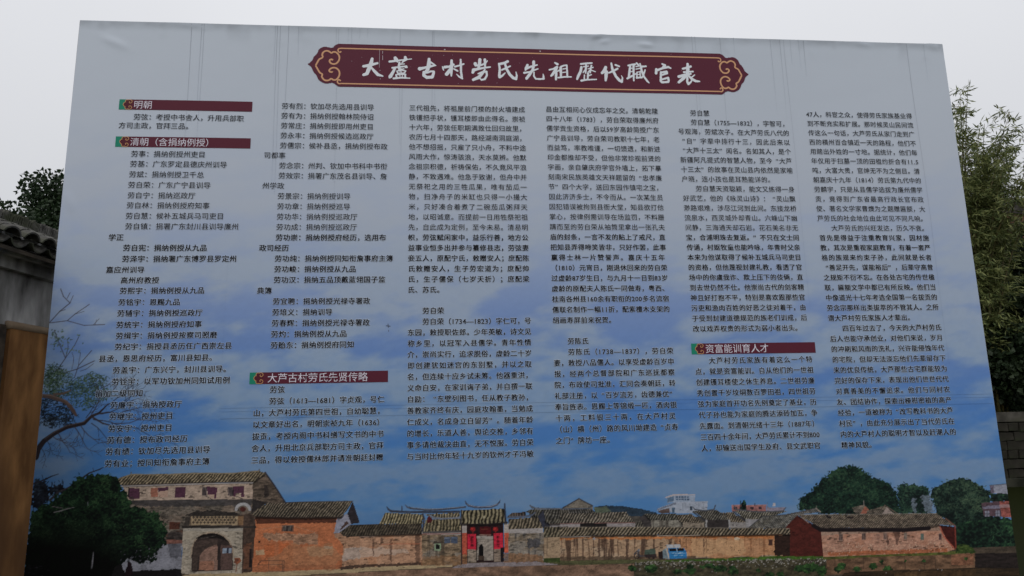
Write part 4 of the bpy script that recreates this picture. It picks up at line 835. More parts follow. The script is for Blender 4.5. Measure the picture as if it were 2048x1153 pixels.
curlT = [(x, curlT[-1][1]+(z-curlT[-1][1])) for x, z in curlT]
def ribbon(name, P, w, c, layer, parent):
    V, Fq, _ = strip(name, P, w, None, layer); return bchild(name, V, Fq, c_of(c, len(V)), parent)
for P in (upper, lower):
    for Q in (P, mir(P)): ribbon('scroll_line', catmull(Q, 5), .0145, TAN, .0032, plaque)
zt1 = float(curlT[-1][1]+px2b(1438.4, 116.9)[1])/2; zb1 = float(curlB[-1][1]+px2b(1447.8, 183.7)[1])/2
for P, zz in ((curlT, zt1), (curlB, zb1)):
    dz = zz-P[-1][1]; Lp = catmull([(x, z+dz) for x, z in P], 5); Rp = np.asarray(mir(Lp))[::-1]
    mid = np.stack([np.linspace(Lp[-1, 0], Rp[0, 0], 40)[1:-1], np.full(38, zz)], -1)
    ribbon('border_line', np.concatenate([Lp, mid, Rp]), .0115, TAN, .0032, plaque)
# brushed title characters: stroke = points (x, y, width) in the enlarged view
def S_(*p): return list(p)
T1 = (715, 105, 12.047); T2 = (880, 105, 12.047); T3 = (1040, 110, 12.047); T4 = (1190, 115, 8.904)
TITLE = [
 (T1, [[(150,345,60),(300,320,70),(480,270,50)],[(355,165,60),(330,270,85),(270,420,85),(230,520,75),(150,550,60)],[(330,370,40),(400,450,60),(490,545,70),(610,580,30)]]),
 (T1, [[(775,230,50),(900,215,50),(1080,190,30),(1300,165,22)],[(910,140,70),(930,180,90),(965,240,30)],[(1150,125,60),(1160,170,80),(1110,215,50),(1070,260,20)],[(1010,250,45),(1000,330,55)],[(1000,290,40),(1130,285,25)],
       [(840,380,40),(1000,360,40),(1180,340,40),(1190,370,35),(1150,375,20)],[(900,390,60),(870,460,60),(790,590,80),(770,620,30)],[(1000,370,60),(1020,440,60)],[(1000,410,30),(1120,405,25)],
       [(950,460,30),(970,510,30),(1130,505,30),(1160,455,30),(1050,430,30),(950,460,30)],[(1050,440,25),(1050,510,25)],[(930,560,36),(950,620,40)],[(1150,540,40),(1150,610,40)],[(930,545,32),(1160,535,30)],[(1020,550,18),(1025,610,18)],[(1085,545,16),(1085,605,16)],[(870,635,45),(1060,615,40),(1260,630,25)]]),
 (T1, [[(1725,165,60),(1720,280,85),(1690,420,80),(1650,460,60)],[(1500,400,85),(1600,380,55),(1760,340,60),(1890,320,20)],[(1760,240,40),(1820,280,40),(1870,310,25)],[(1600,480,60),(1600,560,70),(1670,610,70),(1800,600,70),(1830,520,60),(1840,470,50),(1770,460,45),(1700,490,40),(1640,500,40)]]),
 (T2, [[(120,360,70),(220,350,50),(320,300,60)],[(280,200,55),(280,320,70),(275,450,60),(272,570,35)],[(260,390,60),(210,470,80),(160,530,80)],[(330,400,30),(420,450,45)],[(60,350,25),(75,400,35),(90,440,18)],[(360,350,45),(470,320,40),(570,285,40)],[(497,180,40),(500,300,50),(505,450,45),(525,600,50),(540,640,30)],[(530,630,40),(460,590,40),(400,530,18)]]),
 (T2, [[(850,280,80),(860,320,60)],[(960,180,70),(955,260,75),(930,380,60)],[(1080,180,60),(1085,280,50),(1085,340,40)],[(1140,210,25),(1090,270,40),(1000,310,45),(880,320,50)],[(790,490,60),(810,430,80),(900,410,60),(1050,380,45),(1210,360,35)],[(920,520,35),(1030,480,50),(1120,470,45),(1130,560,45),(1080,650,50),(1000,670,40),(960,630,25)],[(1080,420,35),(1030,500,60),(930,610,80),(800,665,60)]]),
 (T2, [[(1630,225,60),(1560,260,60),(1430,290,60)],[(1420,280,45),(1440,400,50),(1430,560,60),(1440,600,70),(1500,570,50),(1570,500,25)],[(1490,430,40),(1580,390,45),(1690,340,35)],[(1570,300,50),(1610,420,60),(1680,540,65),(1760,620,70),(1830,650,60),(1850,570,40),(1830,480,20)]]),
 (T3, [[(180,250,55),(150,330,75),(130,370,40)],[(150,340,50),(260,290,50),(410,250,35)],[(330,170,65),(325,280,60),(300,380,60)],[(100,440,50),(230,420,40),(350,370,40),(430,345,30)],[(290,390,60),(230,480,65),(160,570,65),(150,595,30)],[(335,420,30),(335,520,40),(380,585,40),(480,590,40),(570,585,45),(565,520,40),(555,470,18)]]),
 (T3, [[(840,195,35),(900,230,60)],[(710,365,40),(800,345,40),(890,300,60),(850,380,70),(780,480,60),(750,510,45)],[(870,400,60),(870,500,55),(865,600,45)],[(900,400,35),(960,370,40)],[(980,310,60),(985,420,60),(985,530,45)],[(990,290,45),(1060,260,35),(1120,255,40)],[(1125,260,40),(1135,400,40),(1140,530,45)],[(1030,345,26),(1100,335,26)],[(1030,430,26),(1100,420,26)],[(920,555,40),(1080,535,40),(1230,535,35)]]),
 (T3, [[(1465,225,45),(1600,210,45),(1730,200,40)],[(1480,300,55),(1460,400,60),(1400,520,60),(1375,590,45)],[(1590,230,40),(1590,300,50),(1580,440,36)],[(1530,290,28),(1650,275,28)],[(1520,430,28),(1580,350,32)],[(1720,260,38),(1700,350,42),(1690,430,38)],[(1640,340,24),(1760,305,28)],[(1640,420,28),(1700,360,28)],[(1710,370,28),(1815,410,24)],[(1550,490,30),(1550,610,35)],[(1640,450,48),(1630,590,42)],[(1650,510,28),(1720,480,28)],[(1480,625,50),(1600,605,40),(1840,595,30)]]),
 (T4, [[(190,180,50),(170,240,65),(125,280,45)],[(200,260,60),(195,350,55),(190,415,35)],[(240,280,25),(310,255,35),(400,205,36)],[(365,140,35),(430,165,30)],[(290,110,30),(310,220,45),(370,340,45),(430,410,50),(475,440,40),(490,370,25),(470,330,12)]]),
 (T4, [[(590,150,30),(650,135,30),(710,130,35)],[(625,150,35),(610,280,40),(600,360,35)],[(685,140,38),(685,280,38),(690,420,25)],[(630,200,20),(690,195,20)],[(625,260,20),(690,255,20)],[(575,380,35),(640,345,35),(720,300,25)],[(740,110,35),(770,140,30)],[(730,170,22),(800,155,22)],[(730,215,22),(830,195,22)],[(745,270,24),(745,360,28)],[(800,260,24),(805,370,24)],[(745,270,18),(800,260,18)],[(745,315,18),(800,305,18)],[(740,370,32),(830,360,32)],[(800,120,25),(830,250,40),(870,350,35),(930,430,35),(960,460,18)],[(830,170,35),(905,165,30)],[(890,230,25),(860,320,30),(830,370,25)]]),
 (T4, [[(1195,125,30),(1240,150,45),(1210,180,35)],[(1085,290,45),(1090,220,45)],[(1110,235,40),(1200,200,40),(1300,180,40),(1345,200,25)],[(1170,270,35),(1170,430,42),(1190,450,40)],[(1180,275,35),(1270,260,38),(1280,290,38),(1190,320,32)],[(1190,400,32),(1300,370,38),(1310,420,38),(1300,445,38),(1200,450,38)]]),
 (T4, [[(1560,210,35),(1640,190,40),(1700,170,40)],[(1645,125,40),(1650,220,60),(1640,300,55)],[(1580,270,35),(1740,260,30)],[(1490,350,50),(1600,320,50),(1700,300,36)],[(1640,310,50),(1560,390,55),(1490,450,45)],[(1640,360,35),(1640,440,42),(1660,480,45),(1700,450,32),(1730,400,18)],[(1660,330,35),(1720,390,45),(1790,430,45),(1860,435,25)],[(1770,320,20),(1720,360,25)]]),
]
MM = 1/ F_PX*6.2                                   # one photo pixel on the board up there, in metres
for (ox, oy, s), ST in TITLE:
    S2 = []
    for st in ST:
        q = []
        for x, y, w in st:
            bx, bz = px2b(ox+x/s, oy+y/s); q.append((float(bx), float(bz), w*1.12/s*MM))
        S2.append(q)
    a = np.asarray([p for q in S2 for p in q])
    V, Fq = raster_runs(strokes_mask(S2), a[:, 0].min()-.05, a[:, 0].max()+.05, a[:, 1].min()-.05, a[:, 1].max()+.05, .0022, .2, .0033)
    bchild('title_character', V, Fq, c_of(WHITE, len(V)), plaque)
# flaked specks on the plaque
rs = random.Random(4); V = []; Fq = []
for (x, y, w, h) in [(791, 99.5, 2.5, 2.5), (888, 98.6, 3, 2.5), (1079, 102, 2.5, 2.5), (765, 103, 1, 6), (765, 112, 1, 10), (759, 100, .7, 40), (760, 158, 1.5, 1.5), (887, 111, 1, 1), (916, 167, 1, 1), (759.5, 141, 1.4, 1.4)] + [(rs.uniform(690, 1430), rs.uniform(104, 170), rs.uniform(.4, .9), rs.uniform(.4, 1.4)) for _ in range(26)]:
    x0, z1_ = px2b(x, y); k = len(V); w, h = w*MM, h*MM; x0, z1_ = float(x0), float(z1_)
    V += [(x0, z1_-h), (x0+w, z1_-h), (x0+w, z1_), (x0, z1_)]; Fq.append((k, k+1, k+2, k+3))
V = np.asarray(V); V = b2w(V[:, 0], V[:, 1], .0036); bchild('flaked_speck', V, np.asarray(Fq), c_of((150, 140, 146), len(V)), plaque)

# ---------------------------------------------------------------- lettering
def units(ch): return 0.52 if ch in '0123456789' else (0.3 if ch == '.' else 1.0)
HEADS = [([(239.2, 199.2), (504.8, 203.9), (504.3, 223.7), (237.3, 219.7)], '明朝', 267.5, 305.5), ([(231.5, 273.7), (501.5, 276.8), (500.7, 297.2), (230.8, 294.5)], '清朝（含捐纳例授）', 260.6, 430),
         ([(499.8, 746.2), (776, 741.3), (776, 764.5), (499, 769)], '大芦古村劳氏先贤传略', 535, 736), ([(1382.2, 687.4), (1629.3, 685.1), (1631.4, 705.7), (1383, 709.5)], '资富能训育人才', 1410, 1537)]
COL1 = """267 234|劳弦：考授中书舍人，升用兵部职
237 251|方司主政，官拜三品。
262 308|劳事：捐纳例授州吏目
260 328|劳基：广东罗定县德庆州训导
258 349|劳斌：捐纳例授卫千总
256 370|劳自荣：广东广宁县训导
255 391|劳自宁：捐纳巡政厅
253 411|劳自林：捐纳例授府知事
251 432|劳自慧：候补五城兵马司吏目
250 453|劳自镇：捐署广东封川县训导廉州
217 475|学正
246 496|劳自宪：捐纳例授从九品
244 518|劳泽宇：捐纳署广东博罗县罗定州
212 540|嘉应州训导
241 561|高州府教授
239 582|劳熙宇：捐纳例授从九品
236 605|劳铭宇：恩赐九品
234 627|劳辅宇：捐纳例授巡政厅
232 650|劳统宇：捐纳例授府知事
231 672|劳缉宇：捐纳例授按察司照磨
229 694|劳纪宇：捐授县丞历任广西崇左县
197 718|县丞，恩思府经历，富川县知县。
225 741|劳盖宇：广东兴宁，封川县训导。
223 764|劳铨宇：以军功钦加州同知试用例
190 788|捐加二级同知
220 811|劳廉宇：捐纳授政厅
218 834|劳继宇：授州吏目
216 858|劳安宇：授州吏目
214 881|劳有德：授布政司经历
211 904|劳有绩：钦加尽先选用县训导
209 928|劳有业；授同知衔詹事府主簿"""
# blocks: first left, last left, first right, last right (photo pixels), lines; '  ' = indent, '|' = short line
BLOCKS = [
((563, 212), (541, 691), None, None, 14.15, """劳有烈：钦加尽先选用县训导
劳有为：捐纳例授翰林院侍诏
劳常庄：捐纳例授即用州吏目
劳永丰：捐纳例授候选巡政厅
劳儒宗：候补县丞，捐纳例授布政
<司都事
劳念宗：州判、钦加中书科中书衔
劳效宗：捐署广东茂名县训导、詹
<州学政
劳景宗：捐纳例授训导
劳功章：捐纳例授巡导
劳功华：捐纳例授巡政厅
劳功成：捐纳例授巡政厅
劳功崇：捐纳例授府经历，选用布
<政司经历
劳功纯：捐纳例授同知衔詹事府主簿
劳功峻：捐纳例授从九品
劳功汉：捐纳五品顶戴蓝翎国子监
<典簿
劳宜聘：捐纳例授光禄寺署政
劳培义：捐纳训导
劳春辉：捐纳例授光禄寺署政
劳灼：捐纳例授从九品
劳贻东：捐纳例授府同知"""),
((508, 780), (502, 921), (770, 777), (767, 915), 0, """  劳弦|
  劳弦（1613—1681）字贞观，号仁
山，大芦村劳氏第四世祖，自幼聪慧，
以文章好出名，明朝崇祯九年（1636）
拔贡，考授内阁中书科缮写文书的中书
舍人，升用北京兵部职方司主政，官拜
三品，得以敕授儒林郎并请准朝廷封赠"""),
((818, 216), (815, 580), (1050, 219), (1060, 577), 0, """三代祖先，将祖屋前门楼的封火墙建成
铁镬把手状，镬耳楼即由此得名。崇祯
十六年，劳弦任职期满致仕回归故里，
农历七月十四那天，路经湖南洞庭湖，
他不想招摇，只雇了只小舟，不料中途
风雨大作，惊涛骇浪，天水莫辨。他默
念祖宗积德，祈祷保佑，不久竟风平浪
静，不致遇难。他急于致谢，但舟中并
无祭祀之用的三牲瓜果，唯有茄瓜一
物，扫净舟子的米缸也只得一小撮大
米，只好凑合着煮了二碗茄瓜粥拜天
地，以昭诚意。而提前一日用牲祭祀祖
先，自此成为定例，至今未易。清易明
帜，劳弦赋闲家中，益乐行善，地方公
益事业恒多出并参与纂修县志，劳弦妻
妾五人，原配宁氏，敕赠安人；庶配陈
氏敕赠安人，生子劳宏道为；庶配帅
氏，生子儒保（七岁夭折）；庶配梁
氏、苏氏。|"""),
((815, 622), (813, 914), (1062, 620), (1068, 910), 0, """  劳自荣|
  劳自荣（1734—1823）字仁可，号
东园，敕授职佐郎。少年英敏，诗文见
称乡里，以冠军入县儒学。青年性情
介，崇尚实行，追求脱俗，虚龄二十岁
即创建犹如迷宫的东别墅，并以之取
名，但连续十应乡试未筹。他器重洪，
义命自安，在家训诲子弟，并自撰一联
自励：“东壁列图书，任从教子教孙，
善教家齐终有庆，园庭攻翰墨，当勉成
仁成义，名成身立自留芳”。随着年龄
的增长，乐道人善，舆论交推，乡邻有
事多请他裁决曲直，无不悦服。劳自荣
与当时比他年轻十九岁的钦州才子冯敏"""),
((1091, 219), (1105, 641), (1316, 224), (1341, 640), 0, """昌由互相间心仪成忘年之交。清朝乾隆
四十八年（1783），劳自荣取得廉州府
儒学贡生资格，后以59岁高龄简授广东
广宁县训导，劳自荣司教职十七年，老
而益笃，率教唯谨，一切馈遗，和新进
印金都推却不受，但他非常珍视前贤的
字画，亲自肇庆府学官外墙上，拓下摹
刻南宋民族英雄文天祥题留的“忠孝廉
节”四个大字，送回东园作镇宅之宝，
因此济济多士，不令而从。一次某生员
因犯错误被拘到县衙大堂，知县欲打他
掌心，按律例需训导在场监罚，不料跚
蹒而至的劳自荣从袖筒里拿出一张孔夫
庙的封条，一言不发的贴上了戒尺，直
把知县弄得啼笑皆非，只好作罢，此事
赢得士林一片赞誉声。嘉庆十五年
（1810）元宵日，刚退休回来的劳自荣
过虚龄87岁生日，与九月十一日到83岁
虚龄的原配夫人陈氏一同做寿，粤西、
桂南各州县160余有职衔的200多名流宿
儒联名制作一幅11折，配紫檀木支架的
绢画寿屏前来祝贺。|"""),
((1106, 683), (1111, 882), (1346, 682), (1358, 878), 0, """  劳陈氏|
  劳陈氏（1738—1837），劳自荣
妻，敕授八品儒人。以享受虚龄百岁申
报，经两个总督部院和广东巡抚都察
院，布政使司批准，汇同会奏朝廷，转
礼部注册，以“百岁流芳，齿德兼优”
奉旨旌表。恩赐上等锦缎一匹，酒肉银
十两，工料银三十两，在大芦村灵
（山）横（州）路的风川坳建造“贞寿
之门”牌坊一座。|"""),
((1353, 226), (1385, 658), (1575, 230), (1616, 656), 0, """  劳自慧|
  劳自慧（1755—1832），字智可，
号观海，劳斌次子。在大芦劳氏八代的
“自”字辈中排行十三，因此后来以
“大芦十三太”闻名。名如其人，是个
新疆阿凡提式的智慧人物，至今“大芦
十三太”的故事在灵山县内依然是家喻
户晓，连小孩也是耳熟能详的。|
  劳自慧天资聪颖，能文又练得一身
好武艺，他的《咏灵山诗》：“灵山飘
渺路艰难，涉尽江河到此间。东接龙桥
流泉水，西灵城外却青山。六峰山下幽
间静，三海通天却石岩。花石美名非无
宝，合浦明珠去复返。”不只在文士间
传诵，村妪牧童也能吟咏，年青时父亲
本来为他谋取得了候补五城兵马司吏目
的资格，但他蔑视封建礼教，看透了官
场中的你虞我诈、欺上压下的伎俩，直
到去世仍然不仕。他崇尚古代的剑客精
神且好打抱不平，特别是喜欢跟那些官
污吏和渔肉百姓的好恶之徒对着干，由
于受到封建道德规范的族老们训戒，后
改以戏弄权贵的形式为弱小者出头。|"""),
((1388, 722), (1402, 897), (1625, 719), (1641, 892), 0, """  大芦村劳氏家族有着这么一个特
点，就是资富能训。自从他们的一世祖
创建镬耳楼使之休生养息。二世祖劳廉
秀创置千岁坟垌数百箩田祖，四世祖劳
弦为家庭首开功名先例奠定了基业，历
代子孙也能为家庭的腾达添砖加瓦，争
先露面。到清朝光绪十三年（1887年）
三百四十余年间，大芦劳氏累计不到800
人，却输送出国学生及府、县文武职官"""),
((1612, 229), (1682, 891), (1824, 233), (1915, 886), 0, """47人，科宦之众，使得劳氏家族基业得
到不断充实和扩展。那时候灵山民间流
传这么一句话，大芦劳氏从家门走到广
西的横州百合镇近一天的路程，他们不
用踏出外姓的一寸地。据统计，他们每
年仅用于扫墓一顶的田租约折合有11.5
吨，大富大贵，官绅无不为之侧目。清
朝嘉庆十九年（1814）劳氏第九代中的
劳麟宇，只是从县儒学选拔为廉州儒学
贡，竟得到广东省最高行政长官布政
使、著名文学家曹燠为之题赠匾额，大
芦劳氏的社会地位由此可见不同凡响。|
  大芦劳氏的兴旺发达，历久不衰。|
首先是得益于注重教育兴家，因材施
教，其次是重视家庭教育，有着一套严
格的族规来约束子孙，此间就是长者
“善足开先，谋能裕后”，后辈守高曾
之规矩不衍不忘。在各处古宅的传世楹
联，匾额文学中都已有所反映。他们当
中像道光十七年考选全国第一名拔贡的
劳念宗那样出类拔萃的不管其人。之所
谓大芦村劳氏家族人才辈出。|
  四百年过去了，今天的大芦村劳氏
后人也能守承创业，对他们来说，岁月
的冲刷和风雨的洗礼，兴许能侵蚀年代
的宅院，但却无法淡忘他们先辈留存下
来的优良传统，大芦那些古宅群能较为
完好的保存下来，表现出他们世世代代
对真善美的不懈追求。他们与同村农
友、团结协作，探索出桠柑密植的高产
经验，一道被称为“改写教科书的大芦
村民”，由此充分展示出了当代劳氏在
内的大芦村人的聪明才智以及赶潮人的
精神风貌。|""")]
LINES = []            # (x, z, text, em, advance)
for ln in COL1.split('\n'):
    p, tx = ln.split('|'); x, y = map(float, p.split()); bx, bz = px2b(x, y)
    LINES.append([float(bx), float(bz), tx, 0.0, None, 0])
em1 = float(px2b(478, 453)[0]-px2b(250, 453)[0])/15.0
for L in LINES: L[3] = em1*.96; L[4] = em1
for a, b, c, d, pit, tx in BLOCKS:
    rows = tx.split('\n'); n = len(rows)
    (xa, za), (xb, zb4) = px2b(*a), px2b(*b)
    if c: xr0, xr1 = float(px2b(*c)[0]), float(px2b(*d)[0])
    for i, r in enumerate(rows):
        t = i/(n-1); x0 = float(xa+(xb-xa)*t); z = float(za+(zb4-za)*t)
        if not c:
            em = pit*MM*1.0; em = float(px2b(775, 291)[0]-px2b(559, 291)[0])/15.0
            if r[0] == '<': r = r[1:]; x0 -= 2.12*em
            LINES.append([x0, z, r, em*.96, em, 1]); continue
        W = xr0+(xr1-xr0)*t - x0; em = W/17.0
        short = r.endswith('|'); r = r.rstrip('|'); ind = 2*em if r.startswith('  ') else 0.0; r = r.strip()
        k = sum(units(ch) for ch in r); adv = (W-ind)/k
        if short: adv = em
        LINES.append([x0+ind, z, r, em*.95, min(adv, em*1.12), 2])
# glyph shapes from the built-in font: [thin, outline, heading]
chars = sorted(set(''.join(L[2] for L in LINES) + ''.join(h[1] for h in HEADS)))
GL = {}; tmp = []
for ch in chars:
    for kind, off in (('t', 0.0),):
        cu = bpy.data.curves.new('glyph', 'FONT'); cu.body = ch; cu.size = 1.0; cu.resolution_u = 2; cu.offset = off; cu.fill_mode = 'FRONT'
        o = bpy.data.objects.new('glyph', cu); COL.objects.link(o); tmp.append((ch, kind, o))
dg = bpy.context.evaluated_depsgraph_get()
for ch, kind, o in tmp:
    me = bpy.data.meshes.new_from_object(o.evaluated_get(dg)); me.calc_loop_triangles()
    v = np.empty(len(me.vertices)*3); me.vertices.foreach_get('co', v); f = np.empty(len(me.loop_triangles)*3, np.int32); me.loop_triangles.foreach_get('vertices', f)
    v = v.reshape(-1, 3)[:, :2].copy(); v[:, 1] -= .38
    if ch == '“': v[:, 0] += .52
    GL[ch, kind] = (v, f.reshape(-1, 3)); bpy.data.meshes.remove(me)
for ch, kind, o in tmp:
    cu = o.data; bpy.data.objects.remove(o); bpy.data.curves.remove(cu)
NG = 34; GC = 1.24/NG
def fat_glyph(v, f):
    """the glyph grown by a rim, as rows of flat runs"""
    c = -.12+(np.arange(NG)+.5)*GC; gx, gy = np.meshgrid(c, c-.5); M = np.zeros((NG, NG), bool)
    for t in f:
        (ax, ay), (bx, by), (cx_, cy_) = v[t]
        d1 = (gx-bx)*(ay-by)-(ax-bx)*(gy-by); d2 = (gx-cx_)*(by-cy_)-(bx-cx_)*(gy-cy_); d3 = (gx-ax)*(cy_-ay)-(cx_-ax)*(gy-ay)
        M |= ~(((d1 < 0) | (d2 < 0) | (d3 < 0)) & ((d1 > 0) | (d2 > 0) | (d3 > 0)))
    P = np.pad(M, 3); O = np.zeros_like(M)
    for dy in range(-2, 3):
        for dx in range(-2, 3):
            if dx*dx+dy*dy <= 4: O |= P[3+dy:3+dy+NG, 3+dx:3+dx+NG]
    V = []; F = []
    for j in range(NG):
        d = np.diff(np.concatenate([[0], O[j].astype(np.int8), [0]]))
        for a, b in zip(np.where(d == 1)[0], np.where(d == -1)[0]):
            k = len(V); x0 = -.12+a*GC; x1 = -.12+b*GC; y0 = -.62+j*GC; y1 = y0+GC
            V += [(x0, y0), (x1, y0), (x1, y1), (x0, y1)]; F += [(k, k+1, k+2), (k, k+2, k+3)]
    return np.asarray(V), np.asarray(F)
for ch in chars: GL[ch, 'o'] = fat_glyph(*GL[ch, 't'])
def set_line(tx, x, z, em, adv, kind, layer, shift=0.0):
    Vs = []; Fs = []; n = 0; cx_ = x + shift*em
    for ch in tx:
        v, f = GL[ch, kind]; u = units(ch)
        Vs.append(v*em + np.array([cx_ + (adv-em)*u/2, z])); Fs.append(f+n); n += len(v); cx_ += adv*u
    V2 = np.concatenate(Vs); return b2w(V2[:, 0], V2[:, 1], layer), np.concatenate(Fs), V2
ZBOLD = float(px2b(1000, 470)[1])
for x, z, tx, em, adv, kindc in LINES:
    V = []; Fq = []; nv_ = 0
    for q, (sx_, sz_) in enumerate(((-.011, -.004), (.011, .004)) if z > ZBOLD else ((-.025, -.009), (.025, -.009), (0.0, .012))):            # heavy strokes
        Va, Fa, _ = set_line(tx, x, z+sz_*em, em, adv, 't', .0030+.0003*q, sx_); V.append(Va); Fq.append(Fa+nv_); nv_ += len(Va)
    V = np.concatenate(V); Fq = np.concatenate(Fq)
    Vo, Fo, V2 = set_line(tx, x, z, em, adv, 'o', .0020)          # its pale printed outline, a hair behind
    px_, py_ = b2px(V2[:, 0], V2[:, 1]); k = (np.interp(py_, [250, 420, 560, 700], [.03, .2, .46, .58]))[:, None]
    co_ = ink(sky_print(px_, py_)*(1-k)+np.array([176, 180, 186])*k)
    bchild('text_line', np.concatenate([V, Vo]), np.concatenate([Fq, Fo+len(V)]), np.concatenate([c_of((10, 9, 15), len(V)), co_]))
# headings: green end, maroon bar, rosette, white lettering
for Q, tx, xl, xr in HEADS:
    q = [px2b(*p) for p in Q]; x0 = float(q[0][0]+q[3][0])/2; x1 = float(q[1][0]+q[2][0])/2
    z1 = float(q[0][1]+q[1][1])/2; z0 = float(q[2][1]+q[3][1])/2; h = z1-z0; zc = (z0+z1)/2
    def qd(a, b, n=12): 
        xs = np.linspace(a, b, n); gx, gz = np.meshgrid(xs, [z0, z1]); return gx, gz
    gx, gz = qd(x0+.62*h, x1, 24); bar = bchild('heading_bar', b2w(gx, gz, .0020).reshape(-1, 3), grid_faces(24, 2), c_of((70, 28, 40), 48))
    gx, gz = qd(x0, x0+.62*h, 3); bchild('heading_end', b2w(gx, gz, .0020).reshape(-1, 3), grid_faces(3, 2), c_of((26, 104, 84), 6), bar)
    half = [(.36, 0), (.44, .16), (.56, .24), (.55, .36), (.66, .46), (.82, .44), (.92, .48), (1.08, .42), (1.14, .28), (1.06, .16), (.94, .14), (.88, .22), (.94, .30)]
    body = catmull([(x0+a*h, zc+b*h) for a, b in half[:8]] + [(x0+1.10*h, zc)], 4); lob = [tuple(p) for p in body] + [(x, 2*zc-z) for x, z in body[::-1]]
    a_ = np.asarray(lob); V, Fq = raster_runs(pip(lob), a_[:, 0].min(), a_[:, 0].max(), a_[:, 1].min(), a_[:, 1].max(), .003, .2, .0027); bchild('rosette', V, Fq, c_of((66, 26, 36), len(V)), bar)
    for sgn in (1, -1): ribbon('rosette_line', catmull([(x0+a*h, zc+sgn*b*h) for a, b in half], 4), .0055, (150, 112, 78), .0034, bar)
    xs_ = float(px2b(xl, Q[0][1]+10)[0]); xe_ = float(px2b(xr, Q[0][1]+10)[0]); em = (xe_-xs_)/len(tx)
    V, Fq, _ = set_line(tx, xs_, zc, em, em, 't', .0034); bchild('heading_text', V, Fq, c_of((172, 168, 178), len(V)), bar)

# ================================================================== the old house on the left
HA = math.radians(7.9); HD = 4.4
HT = np.array([math.sin(HA), math.cos(HA), 0]); HN = np.array([math.cos(HA), -math.sin(HA), 0])
def hit(px, py, off=0.0):
    d = ray(px, py); k = (-HD+off)/(d @ HN); P = EYE + d*k
    return float(P @ HT), float(P[2])                      # distance along the wall, height
house = empty('old_house', tuple(-HN*HD), -HA)
tag(house, 'old house with mossy tiled eaves, stained grey plaster above an ochre wall', 'house')
PLASTER = mat_noise('stained_plaster', (.06, .058, .056), (.62, .62, .625), 2.6, 9, .9, .1, stretch=(1, 1.6, .55), bump=.25, c3=(.05, .048, .046), scale3=1.6, lo=.32, hi=.70)
OCHRE = mat_noise('ochre_wash', (.15, .072, .028), (.34, .17, .064), 5.0, 10, .9, .1, stretch=(1, 1.5, .5), bump=.15, c3=(.14, .07, .032), scale3=1.4)
LEDGE = mat_noise('ledge_wash', (.26, .19, .13), (.36, .28, .20), 6.0, rough=.9)
TILE = mat_noise('grey_roof_tile', (.035, .034, .032), (.15, .145, .135), 7.0, 8, .92, .15, bump=.3, c3=(.05, .055, .035), scale3=4.0)
OLDBRICK = mat_noise('bare_old_brick', (.035, .03, .026), (.11, .085, .065), 9.0, 6, .95, .1, bump=.4)
S0, S1 = 1.6, 11.5
zl = hit(50, 662)[1]; zBt = hit(50, 546, .07)[1]; zAt = hit(50, 518, .14)[1]; ze = hit(50, 489, .30)[1]; zr = hit(50, 474, -2.0)[1]
zwall = zAt + .16
MB().box(-4.0, -.002, S0, S1, 0, zwall).build('wall', PLASTER, house)
s_left = hit(8, 700)[0]
MB().box(.0, .035, s_left, S1-.02, 0, zl).build('ochre_wall_skin', OCHRE, house)
MB().box(.0, .012, S0+.01, s_left-.01, 0, zl+.02).build('bare_brick_patch', OLDBRICK, house)
MB().tube([(.02, s_left-.02, zl+.022), (.02, S1-.03, zl+.022)], .034, 10).build('ledge_moulding', LEDGE, house, True)
MB().box(.0, .07, S0-.01, S1+.01, zBt, zAt).build('lower_cornice', PLASTER, house)
MB().box(.0, .14, S0-.02, S1+.02, zAt+.002, zwall+.01).build('upper_cornice', PLASTER, house)
# roof deck and tiles
pit = math.atan2(zr-ze, 2.3); rl = 2.3/math.cos(pit)
deck = MB(); dz = .045
deck.add([(.27, S0-.2, ze-dz), (.27, S1+.2, ze-dz), (-2.0, S1+.2, zr-dz), (-2.0, S0-.2, zr-dz), (.27, S0-.2, ze-dz-.03), (.27, S1+.2, ze-dz-.03), (-2.0, S1+.2, zr-dz-.03), (-2.0, S0-.2, zr-dz-.03),
          (-4.27, S0-.2, ze-dz), (-4.27, S1+.2, ze-dz), (-4.27, S0-.2, ze-dz-.03), (-4.27, S1+.2, ze-dz-.03)],
         [(0, 1, 2, 3), (4, 7, 6, 5), (0, 4, 5, 1), (3, 2, 9, 8), (7, 10, 11, 6), (8, 9, 11, 10), (0, 3, 7, 4), (1, 5, 6, 2), (3, 8, 10, 7), (2, 6, 11, 9)])
deck.build('roof_deck', mat_noise('roof_boards', (.03, .024, .018), (.06, .048, .036), 6), house)
for s_ in (S0+.01, S1-.01):
    gb = MB(); gb.add([(-.0, s_-.1*0, zwall-.02), (-4.0, s_, zwall-.02), (-2.0, s_, zr-.1), (-.0, s_-.02, zwall-.02), (-4.0, s_-.02, zwall-.02), (-2.0, s_-.02, zr-.1)], [(0, 1, 2), (3, 5, 4), (0, 3, 4, 1), (1, 4, 5, 2), (2, 5, 3, 0)]); gb.build('gable', PLASTER, house)
